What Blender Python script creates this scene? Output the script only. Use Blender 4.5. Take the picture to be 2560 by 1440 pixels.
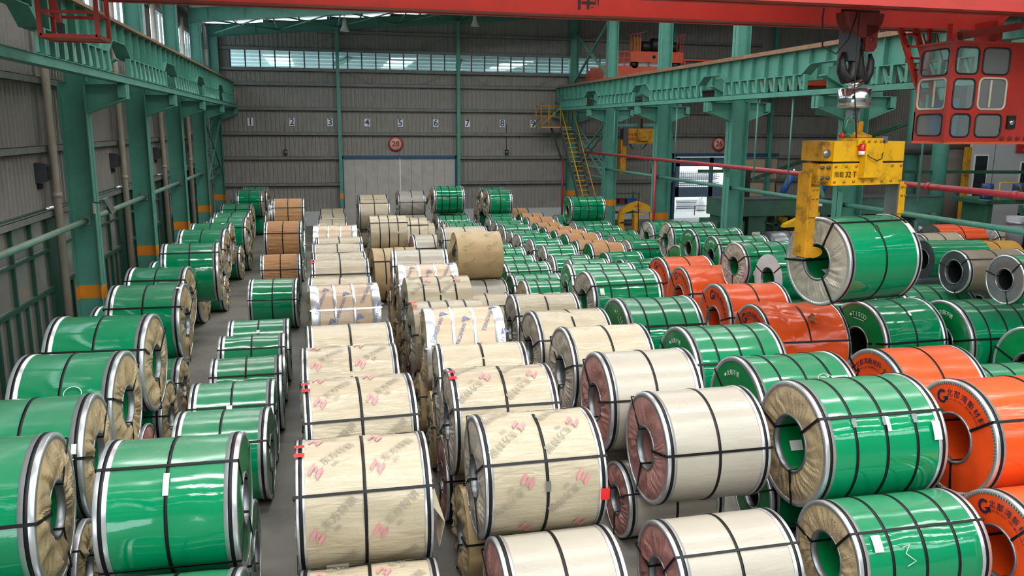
import bpy, math, random
import numpy as np
from mathutils import Vector, Matrix
PI = math.pi
for o in list(bpy.data.objects): bpy.data.objects.remove(o)
SC = bpy.context.scene
COL = SC.collection
# ------------------------------------------------------------------ camera
CAM_H = 5.0
F_PX, PITCH, YAW, ROLL = 2050.994, 0.194024506, 0.228743864, -0.00643850586
fw = Vector((math.sin(YAW)*math.cos(PITCH), math.cos(YAW)*math.cos(PITCH), -math.sin(PITCH)))
r0 = Vector((math.cos(YAW), -math.sin(YAW), 0)); d0 = fw.cross(r0)
rt = r0*math.cos(ROLL) + d0*math.sin(ROLL); dn = d0*math.cos(ROLL) - r0*math.sin(ROLL)
cd = bpy.data.cameras.new('camera'); cam = bpy.data.objects.new('camera', cd); COL.objects.link(cam)
cam.matrix_world = Matrix(((rt.x, -dn.x, -fw.x, 0), (rt.y, -dn.y, -fw.y, 0), (rt.z, -dn.z, -fw.z, CAM_H), (0, 0, 0, 1)))
cd.sensor_width = 36; cd.lens = 36*F_PX/2560; cd.clip_end = 300
SC.camera = cam
# ------------------------------------------------------------------ world, exposure
SC.view_settings.view_transform = 'Standard'; SC.view_settings.look = 'None'
SC.view_settings.gamma = 1; SC.view_settings.use_curve_mapping = False
SC.view_settings.exposure = 0.0
w = bpy.data.worlds.new('sky'); SC.world = w; w.use_nodes = True
bg = w.node_tree.nodes['Background']; bg.inputs[0].default_value = (0.80, 0.92, 1.0, 1); bg.inputs[1].default_value = 5.0
# ------------------------------------------------------------------ daylight through the roof lights
def area(name, x, y, z, sx, sy, power, rot=(0, 0, 0), col=(1, 1, 1)):
    l = bpy.data.lights.new(name, 'AREA'); l.shape = 'RECTANGLE'; l.size = sx; l.size_y = sy; l.energy = power; l.color = col
    o = bpy.data.objects.new(name, l); COL.objects.link(o); o.location = (x, y, z); o.rotation_euler = rot
    return o
SKY_Y = [-9.0, -3.0, 0.7, 3.6, 9.3, 15.4, 21.5, 27.5, 33.5]
def roof_z(x): return 9.75 + 0.082*(x+4.5) if x < 22 else 9.75 + 0.082*26.5 - 0.082*(x-22)
SLOPE = math.atan(0.082)
for i, y in enumerate(SKY_Y):
    p = 900 if y < 12 else 620
    area('skylight_daylight', 4.3, y, roof_z(4.3)-0.02, 15.5, 0.8, p, (0, -SLOPE, 0), (1, 0.99, 0.97))
    area('skylight_daylight', 17.2, y, roof_z(17.2)-0.02, 8.0, 0.8, 260, (0, -SLOPE, 0), (1, 0.99, 0.97))
# ------------------------------------------------------------------ helpers
class MB:
    def __init__(s): s.v = []; s.f = []; s.sm = []
    def add(s, vs, fs, smooth=False):
        n = len(s.v); s.v += [tuple(v) for v in vs]; s.f += [tuple(i+n for i in f) for f in fs]; s.sm += [smooth]*len(fs)
        return s
    def box(s, x0, x1, y0, y1, z0, z1):
        vs = [(x, y, z) for z in (z0, z1) for y in (y0, y1) for x in (x0, x1)]
        return s.add(vs, [(0, 2, 3, 1), (4, 5, 7, 6), (0, 1, 5, 4), (2, 6, 7, 3), (0, 4, 6, 2), (1, 3, 7, 5)])
    def cbox(s, c, d): return s.box(c[0]-d[0]/2, c[0]+d[0]/2, c[1]-d[1]/2, c[1]+d[1]/2, c[2]-d[2]/2, c[2]+d[2]/2)
    def bar(s, a, b, w, h, up=(0, 0, 1)):
        a = Vector(a); b = Vector(b); t = (b-a).normalized(); u = Vector(up)
        if abs(t.dot(u)) > .98: u = Vector((0, 1, 0))
        x = t.cross(u).normalized(); y = x.cross(t).normalized()
        vs = [p + x*(w/2*i) + y*(h/2*j) for p in (a, b) for j in (-1, 1) for i in (-1, 1)]
        return s.add(vs, [(0, 2, 3, 1), (4, 5, 7, 6), (0, 1, 5, 4), (2, 6, 7, 3), (0, 4, 6, 2), (1, 3, 7, 5)])
    def tube(s, pts, r, n=10, caps=True, closed=False):
        pts = [Vector(p) for p in pts]; m = len(pts); rr = r if isinstance(r, (list, tuple)) else [r]*m
        up = None; vs = []
        for i, p in enumerate(pts):
            if closed: t = pts[(i+1) % m]-pts[i-1]
            else: t = pts[min(i+1, m-1)]-pts[max(i-1, 0)]
            t.normalize()
            if up is None: up = Vector((0, 0, 1)) if abs(t.z) < .9 else Vector((1, 0, 0))
            x = t.cross(up).normalized(); up = x.cross(t).normalized()
            for k in range(n):
                a = 2*PI*k/n; vs.append(p + (x*math.cos(a) + up*math.sin(a))*rr[i])
        fs = []
        for i in range(m if closed else m-1):
            for k in range(n):
                j = (i+1) % m
                fs.append((i*n+k, i*n+(k+1) % n, j*n+(k+1) % n, j*n+k))
        s.add(vs, fs, True)
        if caps and not closed:
            o = len(s.v)-m*n
            s.f += [tuple(o+k for k in range(n))[::-1], tuple(o+(m-1)*n+k for k in range(n))]; s.sm += [False, False]
        return s
    def prism(s, poly, z0, z1, axis='z'):
        n = len(poly)
        def P(a, b, c): return {'z': (a, b, c), 'y': (a, c, b), 'x': (c, a, b)}[axis]
        vs = [P(a, b, z0) for a, b in poly] + [P(a, b, z1) for a, b in poly]
        return s.add(vs, [tuple(range(n))[::-1], tuple(range(n, 2*n))] + [(i, (i+1) % n, n+(i+1) % n, n+i) for i in range(n)])
    def lathe(s, prof, c=(0, 0, 0), axis='z', n=24, a0=0, a1=2*PI):
        full = abs(a1-a0-2*PI) < 1e-6; m = n if full else n+1; vs = []
        for r, z in prof:
            for k in range(m):
                a = a0+(a1-a0)*k/n; q = {'z': (r*math.cos(a), r*math.sin(a), z), 'x': (z, r*math.cos(a), r*math.sin(a)), 'y': (r*math.cos(a), z, r*math.sin(a))}[axis]
                vs.append((c[0]+q[0], c[1]+q[1], c[2]+q[2]))
        fs = [(i*m+k, i*m+(k+1) % m, (i+1)*m+(k+1) % m, (i+1)*m+k) for i in range(len(prof)-1) for k in range(m if full else m-1)]
        return s.add(vs, fs, True)
    def ibeam(s, a, b, depth, width, tf=.02, tw=.015, up=(0, 0, 1)):
        a = Vector(a); b = Vector(b); u = Vector(up); t = (b-a).normalized(); x = t.cross(u).normalized(); y = x.cross(t).normalized()
        o = y*(depth/2-tf/2)
        s.bar(a+o, b+o, width, tf, up); s.bar(a-o, b-o, width, tf, up); s.bar(a, b, tw, depth-2*tf, up); return s
    def mesh(s, name, mats=None):
        me = bpy.data.meshes.new(name); me.from_pydata(s.v, [], s.f); me.validate()
        if len(me.polygons) == len(s.sm): me.polygons.foreach_set('use_smooth', s.sm)
        if mats: me.materials.append(mats)
        return me
    def build(s, name, m, parent=None, **k): return link(name, s.mesh(name, m), parent, **k)
def link(name, me, parent=None, loc=None, rot=None, scale=None, label=None, cat=None, group=None, kind=None):
    o = bpy.data.objects.new(name, me); COL.objects.link(o)
    if parent: o.parent = parent
    if loc: o.location = loc
    if rot: o.rotation_euler = rot
    if scale: o.scale = scale
    return tag(o, label, cat, group, kind)
def tag(o, label=None, cat=None, group=None, kind=None):
    if label: o['label'] = label
    if cat: o['category'] = cat
    if group: o['group'] = group
    if kind: o['kind'] = kind
    return o
def empty(name, loc=(0, 0, 0), rz=0, label=None, cat=None, group=None, kind=None):
    o = bpy.data.objects.new(name, None); COL.objects.link(o); o.location = loc; o.rotation_euler = (0, 0, rz); o.empty_display_size = .1
    return tag(o, label, cat, group, kind)
def np_mesh(name, P, F, m=None, smooth=True):
    me = bpy.data.meshes.new(name); P = np.asarray(P, np.float32).reshape(-1, 3); F = np.asarray(F, np.int32)
    me.vertices.add(len(P)); me.vertices.foreach_set('co', P.ravel()); k = F.shape[1]
    me.loops.add(F.size); me.loops.foreach_set('vertex_index', F.ravel()); me.polygons.add(len(F))
    me.polygons.foreach_set('loop_start', np.arange(0, F.size, k, dtype=np.int32))
    try: me.polygons.foreach_set('loop_total', np.full(len(F), k, np.int32))
    except Exception: pass
    me.polygons.foreach_set('use_smooth', np.full(len(F), smooth)); me.update(calc_edges=True); me.validate()
    if m: me.materials.append(m)
    return me
def grid_faces(n, m, wrap):            # n rows, m columns; columns wrap
    i, k = np.meshgrid(np.arange(n-1), np.arange(m if wrap else m-1), indexing='ij'); k2 = (k+1) % m
    return np.stack([i*m+k, i*m+k2, (i+1)*m+k2, (i+1)*m+k], -1).reshape(-1, 4)
# ------------------------------------------------------------------ materials
def lin(c):
    if isinstance(c, str): c = [int(c[i:i+2], 16)/255 for i in (1, 3, 5)]
    return tuple(x/12.92 if x <= .04045 else ((x+.055)/1.055)**2.4 for x in c)
MATS = {}
def mat(name, base, rough=.5, metal=0., var=.12, vscale=3., bump=0., bscale=20., bstretch=(1, 1, 1), dust=0., dustcol='#8f8a7c', rand=0., spec=.5,
        coat=0., stain=None, stain_amt=0., stain_scale=2., emis=0., alpha=1., trans=0., wave=None, rvar=0.):
    if name in MATS: return MATS[name]
    m = bpy.data.materials.new(name); m.use_nodes = True; nt = m.node_tree; N = nt.nodes; L = nt.links; b = N['Principled BSDF']
    base = lin(base)
    tc = N.new('ShaderNodeTexCoord'); no = N.new('ShaderNodeTexNoise'); no.inputs['Scale'].default_value = vscale; no.inputs['Detail'].default_value = 6
    L.new(tc.outputs['Object'], no.inputs['Vector'])
    def mix(fac, a, bb):
        x = N.new('ShaderNodeMix'); x.data_type = 'RGBA'
        for sock, val in ((x.inputs[0], fac), (x.inputs[6], a), (x.inputs[7], bb)):
            if hasattr(val, 'is_output'): L.new(val, sock)
            elif isinstance(val, (int, float)): sock.default_value = val
            else: sock.default_value = (*val, 1)
        return x.outputs[2]
    def rng(v, a, bb, c, d):
        x = N.new('ShaderNodeMapRange'); L.new(v, x.inputs[0])
        for i, q in enumerate((a, bb, c, d)): x.inputs[i+1].default_value = q
        return x.outputs[0]
    def mul(a, c):
        x = N.new('ShaderNodeMath'); x.operation = 'MULTIPLY'
        for i, q in enumerate((a, c)):
            if hasattr(q, 'is_output'): L.new(q, x.inputs[i])
            else: x.inputs[i].default_value = q
        return x.outputs[0]
    col = mix(rng(no.outputs['Fac'], .3, .7, 0, 1), tuple(c*(1-var) for c in base), tuple(min(1, c*(1+var)) for c in base))
    oi = N.new('ShaderNodeObjectInfo')
    if rand:
        hs = N.new('ShaderNodeHueSaturation'); L.new(rng(oi.outputs['Random'], 0, 1, 1-rand, 1+rand), hs.inputs['Value']); L.new(col, hs.inputs['Color']); col = hs.outputs['Color']
    if stain:
        n2 = N.new('ShaderNodeTexNoise'); n2.inputs['Scale'].default_value = stain_scale; n2.inputs['Detail'].default_value = 8; n2.inputs['Roughness'].default_value = .7
        L.new(tc.outputs['Object'], n2.inputs['Vector']); col = mix(mul(rng(n2.outputs['Fac'], .5, .68, 0, 1), stain_amt), col, lin(stain))
    df = None
    if dust:
        g = N.new('ShaderNodeNewGeometry'); sp = N.new('ShaderNodeSeparateXYZ'); L.new(g.outputs['Normal'], sp.inputs[0])
        up = rng(sp.outputs['Z'], .5, .97, 0, 1); n3 = N.new('ShaderNodeTexNoise'); n3.inputs['Scale'].default_value = 5; n3.inputs['Detail'].default_value = 5
        L.new(tc.outputs['Object'], n3.inputs['Vector'])
        df = mul(mul(up, rng(n3.outputs['Fac'], .25, .65, .55, 1)), mul(rng(oi.outputs['Random'], 0, 1, .45, 1.15), dust)); col = mix(df, col, lin(dustcol))
    L.new(col, b.inputs['Base Color'])
    b.inputs['Metallic'].default_value = metal; b.inputs['Specular IOR Level'].default_value = spec
    if df is not None: L.new(rng(df, 0.05, .8, rough, min(.9, rough+.45)), b.inputs['Roughness'])
    elif rvar: L.new(rng(no.outputs['Fac'], .3, .7, max(.02, rough-rvar), rough+rvar), b.inputs['Roughness'])
    else: b.inputs['Roughness'].default_value = rough
    if coat: b.inputs['Coat Weight'].default_value = coat; b.inputs['Coat Roughness'].default_value = .05
    if trans: b.inputs['Transmission Weight'].default_value = trans
    if alpha < 1: b.inputs['Alpha'].default_value = alpha
    if emis: L.new(col, b.inputs['Emission Color']); b.inputs['Emission Strength'].default_value = emis
    if bump:
        mp = N.new('ShaderNodeMapping'); mp.inputs['Scale'].default_value = bstretch; L.new(tc.outputs['Object'], mp.inputs[0])
        n4 = N.new('ShaderNodeTexNoise'); n4.inputs['Scale'].default_value = bscale; n4.inputs['Detail'].default_value = 4; n4.inputs['Distortion'].default_value = .6; L.new(mp.outputs[0], n4.inputs['Vector'])
        bp = N.new('ShaderNodeBump'); bp.inputs['Strength'].default_value = bump; bp.inputs['Distance'].default_value = .03; L.new(n4.outputs['Fac'], bp.inputs['Height']); L.new(bp.outputs[0], b.inputs['Normal'])
    MATS[name] = m; return m
GREEN = mat('green_steel_paint', '#4f9080', .5, var=.1, vscale=1.5, stain='#3f6f61', stain_amt=.5, stain_scale=1.2, dust=.35, dustcol='#7d8078')
DKGREEN = mat('dark_green_paint', '#28543f', .5, var=.2, stain='#1a2b22', stain_amt=.5)
ORANGEBAND = mat('orange_band_paint', '#d6861a', .5)
RED = mat('crane_red_paint', '#a42c23', .42, var=.1, vscale=1.2, stain='#7a241c', stain_amt=.35, stain_scale=1.4)
REDORANGE = mat('orange_red_paint', '#c9512f', .45, var=.12)
DKRED = mat('dark_red_paint', '#6e1f1c', .5, var=.2)
YELLOW = mat('worn_yellow_paint', '#e0a810', .42, var=.08, stain='#6d4a12', stain_amt=.55, stain_scale=4)
YELLOW2 = mat('greasy_yellow_paint', '#b8820f', .45, var=.2, stain='#33240f', stain_amt=.85, stain_scale=5)
STAIRY = mat('stair_yellow_paint', '#c9961c', .5)
SHEET = mat('grey_cladding', '#8a8783', .6, var=.07, vscale=.6, stain='#5e5c58', stain_amt=.4, stain_scale=.5)
GIRT = mat('grey_girt_steel', '#6f7270', .5, var=.15, dust=.5)
BLACK = mat('black_steel_strap', '#0d0d0f', .45, spec=.3, var=.1)
BLACKP = mat('black_rubber', '#141414', .5)
STEEL = mat('galvanised_steel', '#d3d7db', .3, metal=.75, var=.05, vscale=9, rvar=.06, dust=.15, dustcol='#9a968c')
DSTEEL = mat('dull_steel', '#8c9094', .4, metal=.8, var=.15)
CHROME = mat('polished_steel', '#d5d8da', .15, metal=1., var=.05)
WHITE = mat('white_paper', '#e6e4df', .6, var=.03)
BLUE = mat('blue_paint', '#1c4f93', .45, var=.15)
CONC = mat('concrete_floor', '#77746d', .55, var=.16, vscale=.8, stain='#45433f', stain_amt=.6, stain_scale=.9, bump=.15, bscale=9, spec=.4)
PLINTH = mat('plinth_render', '#b9bcbf', .7, var=.05)
PIPEW = mat('white_pipe_plastic', '#a29a8c', .5, var=.1)
GREENF = mat('green_film', '#008354', .045, var=.05, vscale=2.5, bump=.03, bscale=5, bstretch=(1.2, 3, 3), dust=.42, dustcol='#74857a', rand=.1, spec=.7)
GREENE = mat('green_film_end', '#087a40', .22, var=.12, vscale=3, bump=.12, bscale=5, rand=.1)
CREAM = mat('cream_woven_wrap', '#aea28a', .2, var=.05, vscale=2, bump=.4, bscale=4.5, bstretch=(1, 2.4, 2.4), dust=.25, dustcol='#b5ab98', rand=.06, spec=.5)
PALE = mat('pale_grey_wrap', '#aaa396', .24, var=.05, vscale=2, bump=.14, bscale=4, bstretch=(1, 2.2, 2.2), dust=.25, dustcol='#aaa499', rand=.05)
CREAMT = mat('plain_cream_paper', '#b3a78e', .24, var=.05, vscale=2, bump=.24, bscale=4.5, bstretch=(1, 2.2, 2.2), dust=.15, dustcol='#b5ab98', rand=.05)
TAN = mat('tan_kraft_paper', '#b49a70', .48, var=.08, vscale=3, bump=.2, bscale=5, dust=.2, dustcol='#a59b86', rand=.07)
PEACH = mat('peach_kraft_paper', '#c4ab90', .25, var=.05, vscale=2, bump=.18, bscale=5, bstretch=(1, 2, 2), rand=.04)
GREYW = mat('grey_wrap', '#9c978e', .35, var=.06, bump=.2, bscale=4.5, bstretch=(1, 2, 2))
ORANGE = mat('orange_film', '#e2521e', .14, var=.06, vscale=2.5, bump=.08, bscale=5, bstretch=(1.5, 3, 3), dust=.4, dustcol='#bd7c60', rand=.06, spec=.55)
ORANGEE = mat('orange_film_end', '#dc4a18', .3, var=.07)
BROWN = mat('brown_corrugated_board', '#b98c62', .7, var=.08, dust=.25, dustcol='#b79a78', rand=.06)
PAPERT = mat('creased_tan_paper', '#a89675', .36, var=.15, vscale=4, bump=.5, bscale=7, stain='#7c6748', stain_amt=.5, rand=.08)
PAPERG = mat('creased_grey_paper', '#a0988b', .34, var=.12, vscale=4, bump=.4, bscale=7, rand=.06)
PAPERD = mat('dark_kraft_paper', '#7d5f3a', .55, var=.2, vscale=4, bump=.3, bscale=7)
PLUM = mat('plum_woven_film', '#9c6f6a', .42, var=.1, vscale=3, bump=.25, bscale=6, rand=.06)
WHITEEND = mat('white_board_end', '#c3c7cb', .5, var=.07)
BARE = mat('bare_steel_coil', '#8d9196', .34, metal=.75, var=.1)
BARED = mat('dark_bare_steel', '#54565b', .4, metal=.6, var=.15)
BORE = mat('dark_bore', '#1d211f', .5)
INKRED = mat('red_print', '#c98488', .4); INKGREY = mat('grey_print', '#98917f', .5); INKNAVY = mat('navy_print', '#1d1c3c', .4); INKBLUE = mat('blue_print', '#6a6f9c', .45)
INKWHITE = mat('white_print', '#dfe6e0', .4); CHALK = mat('chalk_mark', '#cfe0d2', .6); INKBLACK = mat('black_print', '#1a1512', .5); SIGNRED = mat('sign_red', '#b3262c', .45)
REDTAG = mat('red_tape', '#d8201f', .5)
def glass(name, col, rough=.1, alpha=.35):
    m = bpy.data.materials.new(name); m.use_nodes = True; nt = m.node_tree; N = nt.nodes; L = nt.links
    b = N['Principled BSDF']; b.inputs['Base Color'].default_value = (*lin(col), 1); b.inputs['Roughness'].default_value = rough
    t = N.new('ShaderNodeBsdfTransparent'); x = N.new('ShaderNodeMixShader'); x.inputs[0].default_value = alpha; t.inputs[0].default_value = (.93, .97, .97, 1)
    L.new(t.outputs[0], x.inputs[1]); L.new(b.outputs[0], x.inputs[2]); L.new(x.outputs[0], N['Material Output'].inputs[0]); return m
GLASS = glass('window_glass', '#9fb0ae', .08, .12)
CABGLASS = glass('cab_glass', '#8fa0a0', .05, .45)
LOWGLASS = glass('dusty_dark_glass', '#6b685f', .2, .92)
def emit(name, col, s):
    m = bpy.data.materials.new(name); m.use_nodes = True; b = m.node_tree.nodes['Principled BSDF']
    b.inputs['Base Color'].default_value = (*lin(col), 1); b.inputs['Emission Color'].default_value = (*lin(col), 1); b.inputs['Emission Strength'].default_value = s; return m
ROOFLIGHT = emit('daylit_roof_panel', '#f4f8f6', 2.2)
SPARK = emit('welding_arc', '#e8f0ff', 60)
ORD = 'first second third fourth fifth sixth seventh eighth ninth tenth eleventh twelfth thirteenth fourteenth fifteenth sixteenth seventeenth eighteenth nineteenth twentieth'.split()
# ------------------------------------------------------------------ text
_tc = {}
def glyphs(s, bold=0.):
    k = (s, bold)
    if k not in _tc:
        cu = bpy.data.curves.new('t', 'FONT'); cu.body = s; cu.size = 1; cu.align_x = 'CENTER'; cu.align_y = 'CENTER'; cu.offset = bold; cu.resolution_u = 3; cu.fill_mode = 'FRONT'
        o = bpy.data.objects.new('t', cu); COL.objects.link(o); dg = bpy.context.evaluated_depsgraph_get(); me = bpy.data.meshes.new_from_object(o.evaluated_get(dg))
        _tc[k] = ([(v.co.x, v.co.y) for v in me.vertices], [tuple(p.vertices) for p in me.polygons])
        bpy.data.objects.remove(o); bpy.data.curves.remove(cu); bpy.data.meshes.remove(me)
    return _tc[k]
def put_text(mb, s, fn, size, bold=0., off=(0, 0), rot=0.):
    vs, fs = glyphs(s, bold); c, q = math.cos(rot), math.sin(rot)
    mb.add([fn(off[0]+size*(x*c-y*q), off[1]+size*(x*q+y*c)) for x, y in vs], fs)
def put_poly(mb, poly, fn, off=(0, 0), rot=0., size=1.):
    c, q = math.cos(rot), math.sin(rot)
    mb.add([fn(off[0]+size*(x*c-y*q), off[1]+size*(x*q+y*c)) for x, y in poly], [tuple(range(len(poly)))])
# ================================================================== THE BUILDING
CY = [6.6, 12.6, 18.6, 24.6, 30.6, 36.6, 42.5]
XL, XR, YE, YB = -5.45, 31.0, 42.75, -12.0
MB().box(XL-.3, XR+.3, YB-.3, YE+.2, -.2, 0).build('floor', CONC, kind='structure')
MB().box(XL, XR+15, YE+.2, 75, -.22, -.03).build('yard_floor', mat('pale_yard_concrete', '#b9b6ae', .7), kind='structure')
# ---- corrugated sheets: ribs stand proud of the sheet
_corr = {}
def corr_mesh(width, height, m, pitch=.21, d=.035):
    k = (round(width, 3), round(height, 3), m.name, pitch)
    if k in _corr: return _corr[k]
    mb = MB(); us = []; u = 0.
    while u < width-1e-4:
        for du, dd in ((0, 0), (pitch*.62, 0), (pitch*.7, d), (pitch*.92, d)):
            if u+du < width: us.append((u+du, dd))
        u += pitch
    us.append((width, 0)); n = len(us)
    mb.add([(a, -b, z) for z in (0, height) for a, b in us], [(i, i+1, n+i+1, n+i) for i in range(n-1)])
    _corr[k] = mb.mesh('cladding_sheet', m); return _corr[k]
def sheets(parent, x0, x1, bands, loc, rot, step=3.0, name='cladding_sheet', m=None):
    x = x0
    while x < x1-.01:
        wd = min(step, x1-x)
        for z0, z1 in bands:
            o = link(name, corr_mesh(wd, z1-z0, m or SHEET), parent); o.location = loc(x, z0); o.rotation_euler = (0, 0, rot)
        x += wd
# ---- end wall
wall_back = empty('wall_back', (0, YE, 0), kind='structure')
wl = lambda x, z: (x, 0, z)
full = [(2.11, 3.42), (3.42, 4.61), (4.61, 5.81), (5.81, 6.99), (6.99, 7.7)]
sheets(wall_back, -5.4, 1.05, [(.72, 2.11)]+full, wl, 0); sheets(wall_back, 6.95, 19.0, [(.72, 2.11)]+full, wl, 0)
sheets(wall_back, 1.05, 6.95, full[1:], wl, 0); sheets(wall_back, 19.0, 22.6, full[1:], wl, 0); sheets(wall_back, 22.6, XR, [(.72, 2.11)]+full, wl, 0)
sheets(wall_back, -5.4, -4.0, [(7.7, 8.6)], wl, 0); sheets(wall_back, 18.2, XR, [(7.7, 8.6)], wl, 0)
for i in range(12):
    a = -5.4+3*i+.0; b = min(a+3, XR); sheets(wall_back, a, b, [(8.6, 9.5)], wl, 0)
    sheets(wall_back, a, b, [(9.5, min(roof_z(a), roof_z(b))+.05)], wl, 0)
for a, b in ((-5.4, 1.05), (6.95, 19.0), (22.6, XR)): MB().box(a, b, -.02, .2, 0, .74).build('plinth', PLINTH, wall_back)
tr = 0
def trim(mb, m, parent=None):
    global tr; tr += 1; return mb.build('trim_%d' % tr, m, parent, kind=None if parent else 'structure')
for z, spans in ((2.11, ((-5.4, 1.0), (7.0, 19.0), (22.8, XR))), (3.42, ((-5.4, 1.0), (7.0, 18.9), (22.8, XR))), (4.61, ((-5.4, XR),)), (5.81, ((-5.4, XR),)), (6.99, ((-5.4, XR),)), (7.68, ((-5.4, XR),)), (8.63, ((-5.4, XR),)), (9.5, ((0, 24.),))):
    for a, b in spans:
        mb = MB(); mb.box(a, b, YE-.2, YE-.185, z-.09, z+.07); mb.box(a, b, YE-.2, YE-.03, z+.06, z+.07); mb.box(a, b, YE-.2, YE-.03, z-.09, z-.08); trim(mb, GIRT)
# sag rods between the girts
mb = MB()
for a in (-4.4, 1.1, 7.1, 13.1):
    for s in (0, 1):
        for z0, z1 in ((8.65, 9.45), (7.0, 7.66)):
            x = a+.1 if not s else a+5.5
            mb.tube([(x, YE-.12, z1), (x+(1.6 if not s else -1.6), YE-.12, z0)], .008, 5)
trim(mb, GIRT)
# high strip window in the end wall, the neighbouring hall's roof lit beyond it
win = empty('window_1', (0, YE, 0), kind='structure')
fr = MB()
px = [-4.0+.69*i for i in range(33)]
for i, x in enumerate(px): fr.box(x-.03, x+.03, -.1, 0, 7.74, 8.56)
fr.box(-4.05, 18.15, -.1, 0, 8.54, 8.62); fr.box(-4.05, 18.15, -.1, 0, 7.7, 7.76); fr.build('window_frame', mat('dark_window_frame', '#25302f', .4), win)
pm = MB().box(.03, .66, -.05, -.04, 7.76, 8.54).mesh('pane', GLASS)
for x in px[:-1]: link('pane', pm, win, loc=(x, 0, 0))
nb = empty('neighbour_hall_roof', (0, 0, 0), kind='structure')
sm = mat('neighbour_roof_sheet', '#9fb3b2', .45, metal=.2, var=.06)
MB().box(-10, 26, 45, 80, 8.9, 8.96).build('roof_sheet', sm, nb)
for a in (-2.9, 4.3, 11.4): MB().box(a, a+1.5, 50, 58, 8.86, 8.9).build('roof_light', ROOFLIGHT, nb)
for y in (47.5, 50, 53, 56, 59, 62, 66): MB().box(-10, 26, y, y+.12, 8.76, 8.9).build('purlin', sm, nb)
for a in (1.0, 7.6): MB().bar((a, 46, 8.2), (a+.8, 50, 8.8), .3, .2).build('brace', GREEN, nb)
MB().box(-10, 26, 80, 80.1, 0, 8.9).build('far_wall', sm, nb)
# ---- sliding door
door = empty('door_1', (0, YE, 0), kind='structure')
lm = mat('pale_door_panel', '#aeaca6', .55, var=.06, stain='#87847d', stain_amt=.35, stain_scale=.8)
for a, b in ((1.15, 3.98), (4.02, 6.85)):
    leaf = MB().box(a, b, -.1, -.04, .02, 3.38).build('door_leaf', lm, door)
    for k in range(1, 5): MB().box(a+(b-a)*k/5-.006, a+(b-a)*k/5+.006, -.108, -.1, .02, 3.36).build('seam', GIRT, leaf)
MB().box(1.02, 1.16, -.2, 0, 0, 3.5).box(6.84, 6.98, -.2, 0, 0, 3.5).box(1.02, 6.98, -.2, 0, 3.38, 3.52).build('door_frame', mat('blue_door_frame', '#1d4f74', .45), door)
MB().box(3.975, 4.025, -.11, -.09, .7, 3.36).build('painted_gap_light', mat('gap_light_white', '#e8eaea', .4), door)  # near-white strip stands in for light showing through the gap between the leaves
# ---- right bay door opening, half-open mesh gate and daylight beyond
d2 = empty('door_2', (0, YE, 0), kind='structure')
BG = mat('blue_grey_gate', '#5e7688', .5)
MB().box(19.0, 19.15, -.25, 0, 0, 3.6).box(19.0, 25.4, -.25, 0, 3.45, 3.62).build('door_frame', mat('navy_door_frame', '#274a66', .5), d2)
MB().box(22.55, 25.4, -.12, -.02, 0, 3.45).build('door_leaf', mat('beige_door_leaf', '#b7a68d', .6, var=.06), d2)
MB().box(19.2, 22.5, .05, .1, 2.9, 3.4).box(19.2, 22.5, .05, .1, 1.2, 1.75).box(19.2, 19.5, .05, .1, 1.2, 3.4).box(22.2, 22.5, .05, .1, 1.2, 3.4).box(21.3, 21.55, .05, .1, 1.2, 3.4).build('door_leaf', BG, d2)
g = MB()
for i in range(22): g.box(19.5+.125*i, 19.515+.125*i, .06, .08, 1.7, 2.95)
for z in (1.95, 2.2, 2.45, 2.7): g.box(19.5, 22.2, .06, .08, z, z+.015)
g.build('bar_grille', GIRT, d2, kind='stuff')
# ---- left wall
wall_left = empty('wall_left', (XL, 0, 0), kind='structure')
lw = lambda y, z: (0, y, z)
ys = [-12, -5.4, .6]+CY
for a, b in zip(ys[:-1], ys[1:]): 
    sheets(wall_left, a, b, [(3.32, 4.58), (4.58, 5.9), (5.9, 7.6), (8.95, 9.9)], lw, PI/2, step=b-a)
    sheets(wall_left, a, a+.3, [(7.6, 8.95)], lw, PI/2, step=.75); sheets(wall_left, b-.5, b, [(7.6, 8.95)], lw, PI/2, step=.75)
for z in (3.3, 4.58, 5.9, 7.55, 9.0):
    mb = MB().box(XL, XL+.17, YB, YE, z-.01, z).box(XL+.16, XL+.17, YB, YE, z-.14, z).box(XL, XL+.17, YB, YE, z-.14, z-.13); trim(mb, GIRT)
wn = 1
for a, b in zip(ys[:-1], ys[1:]):
    wn += 1; wd = empty('window_%d' % wn, (XL, a, 0), kind='structure'); L = b-a
    MB().box(-.04, .06, .3, L-.5, 7.58, 7.66).box(-.04, .06, .3, L-.5, 8.9, 8.97).build('window_frame', GIRT, wd)
    n = 7; stp = (L-.8)/n
    mm = MB().box(-.03, .05, -.025, .025, 7.66, 8.9).mesh('mullion', GIRT); pn = MB().box(0, .01, .025, stp-.025, 7.66, 8.9).mesh('pane', GLASS)
    for i in range(n+1): link('mullion', mm, wd, loc=(0, .3+i*stp, 0))
    for i in range(n): link('pane', pn, wd, loc=(0, .3+i*stp, 0))
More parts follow.
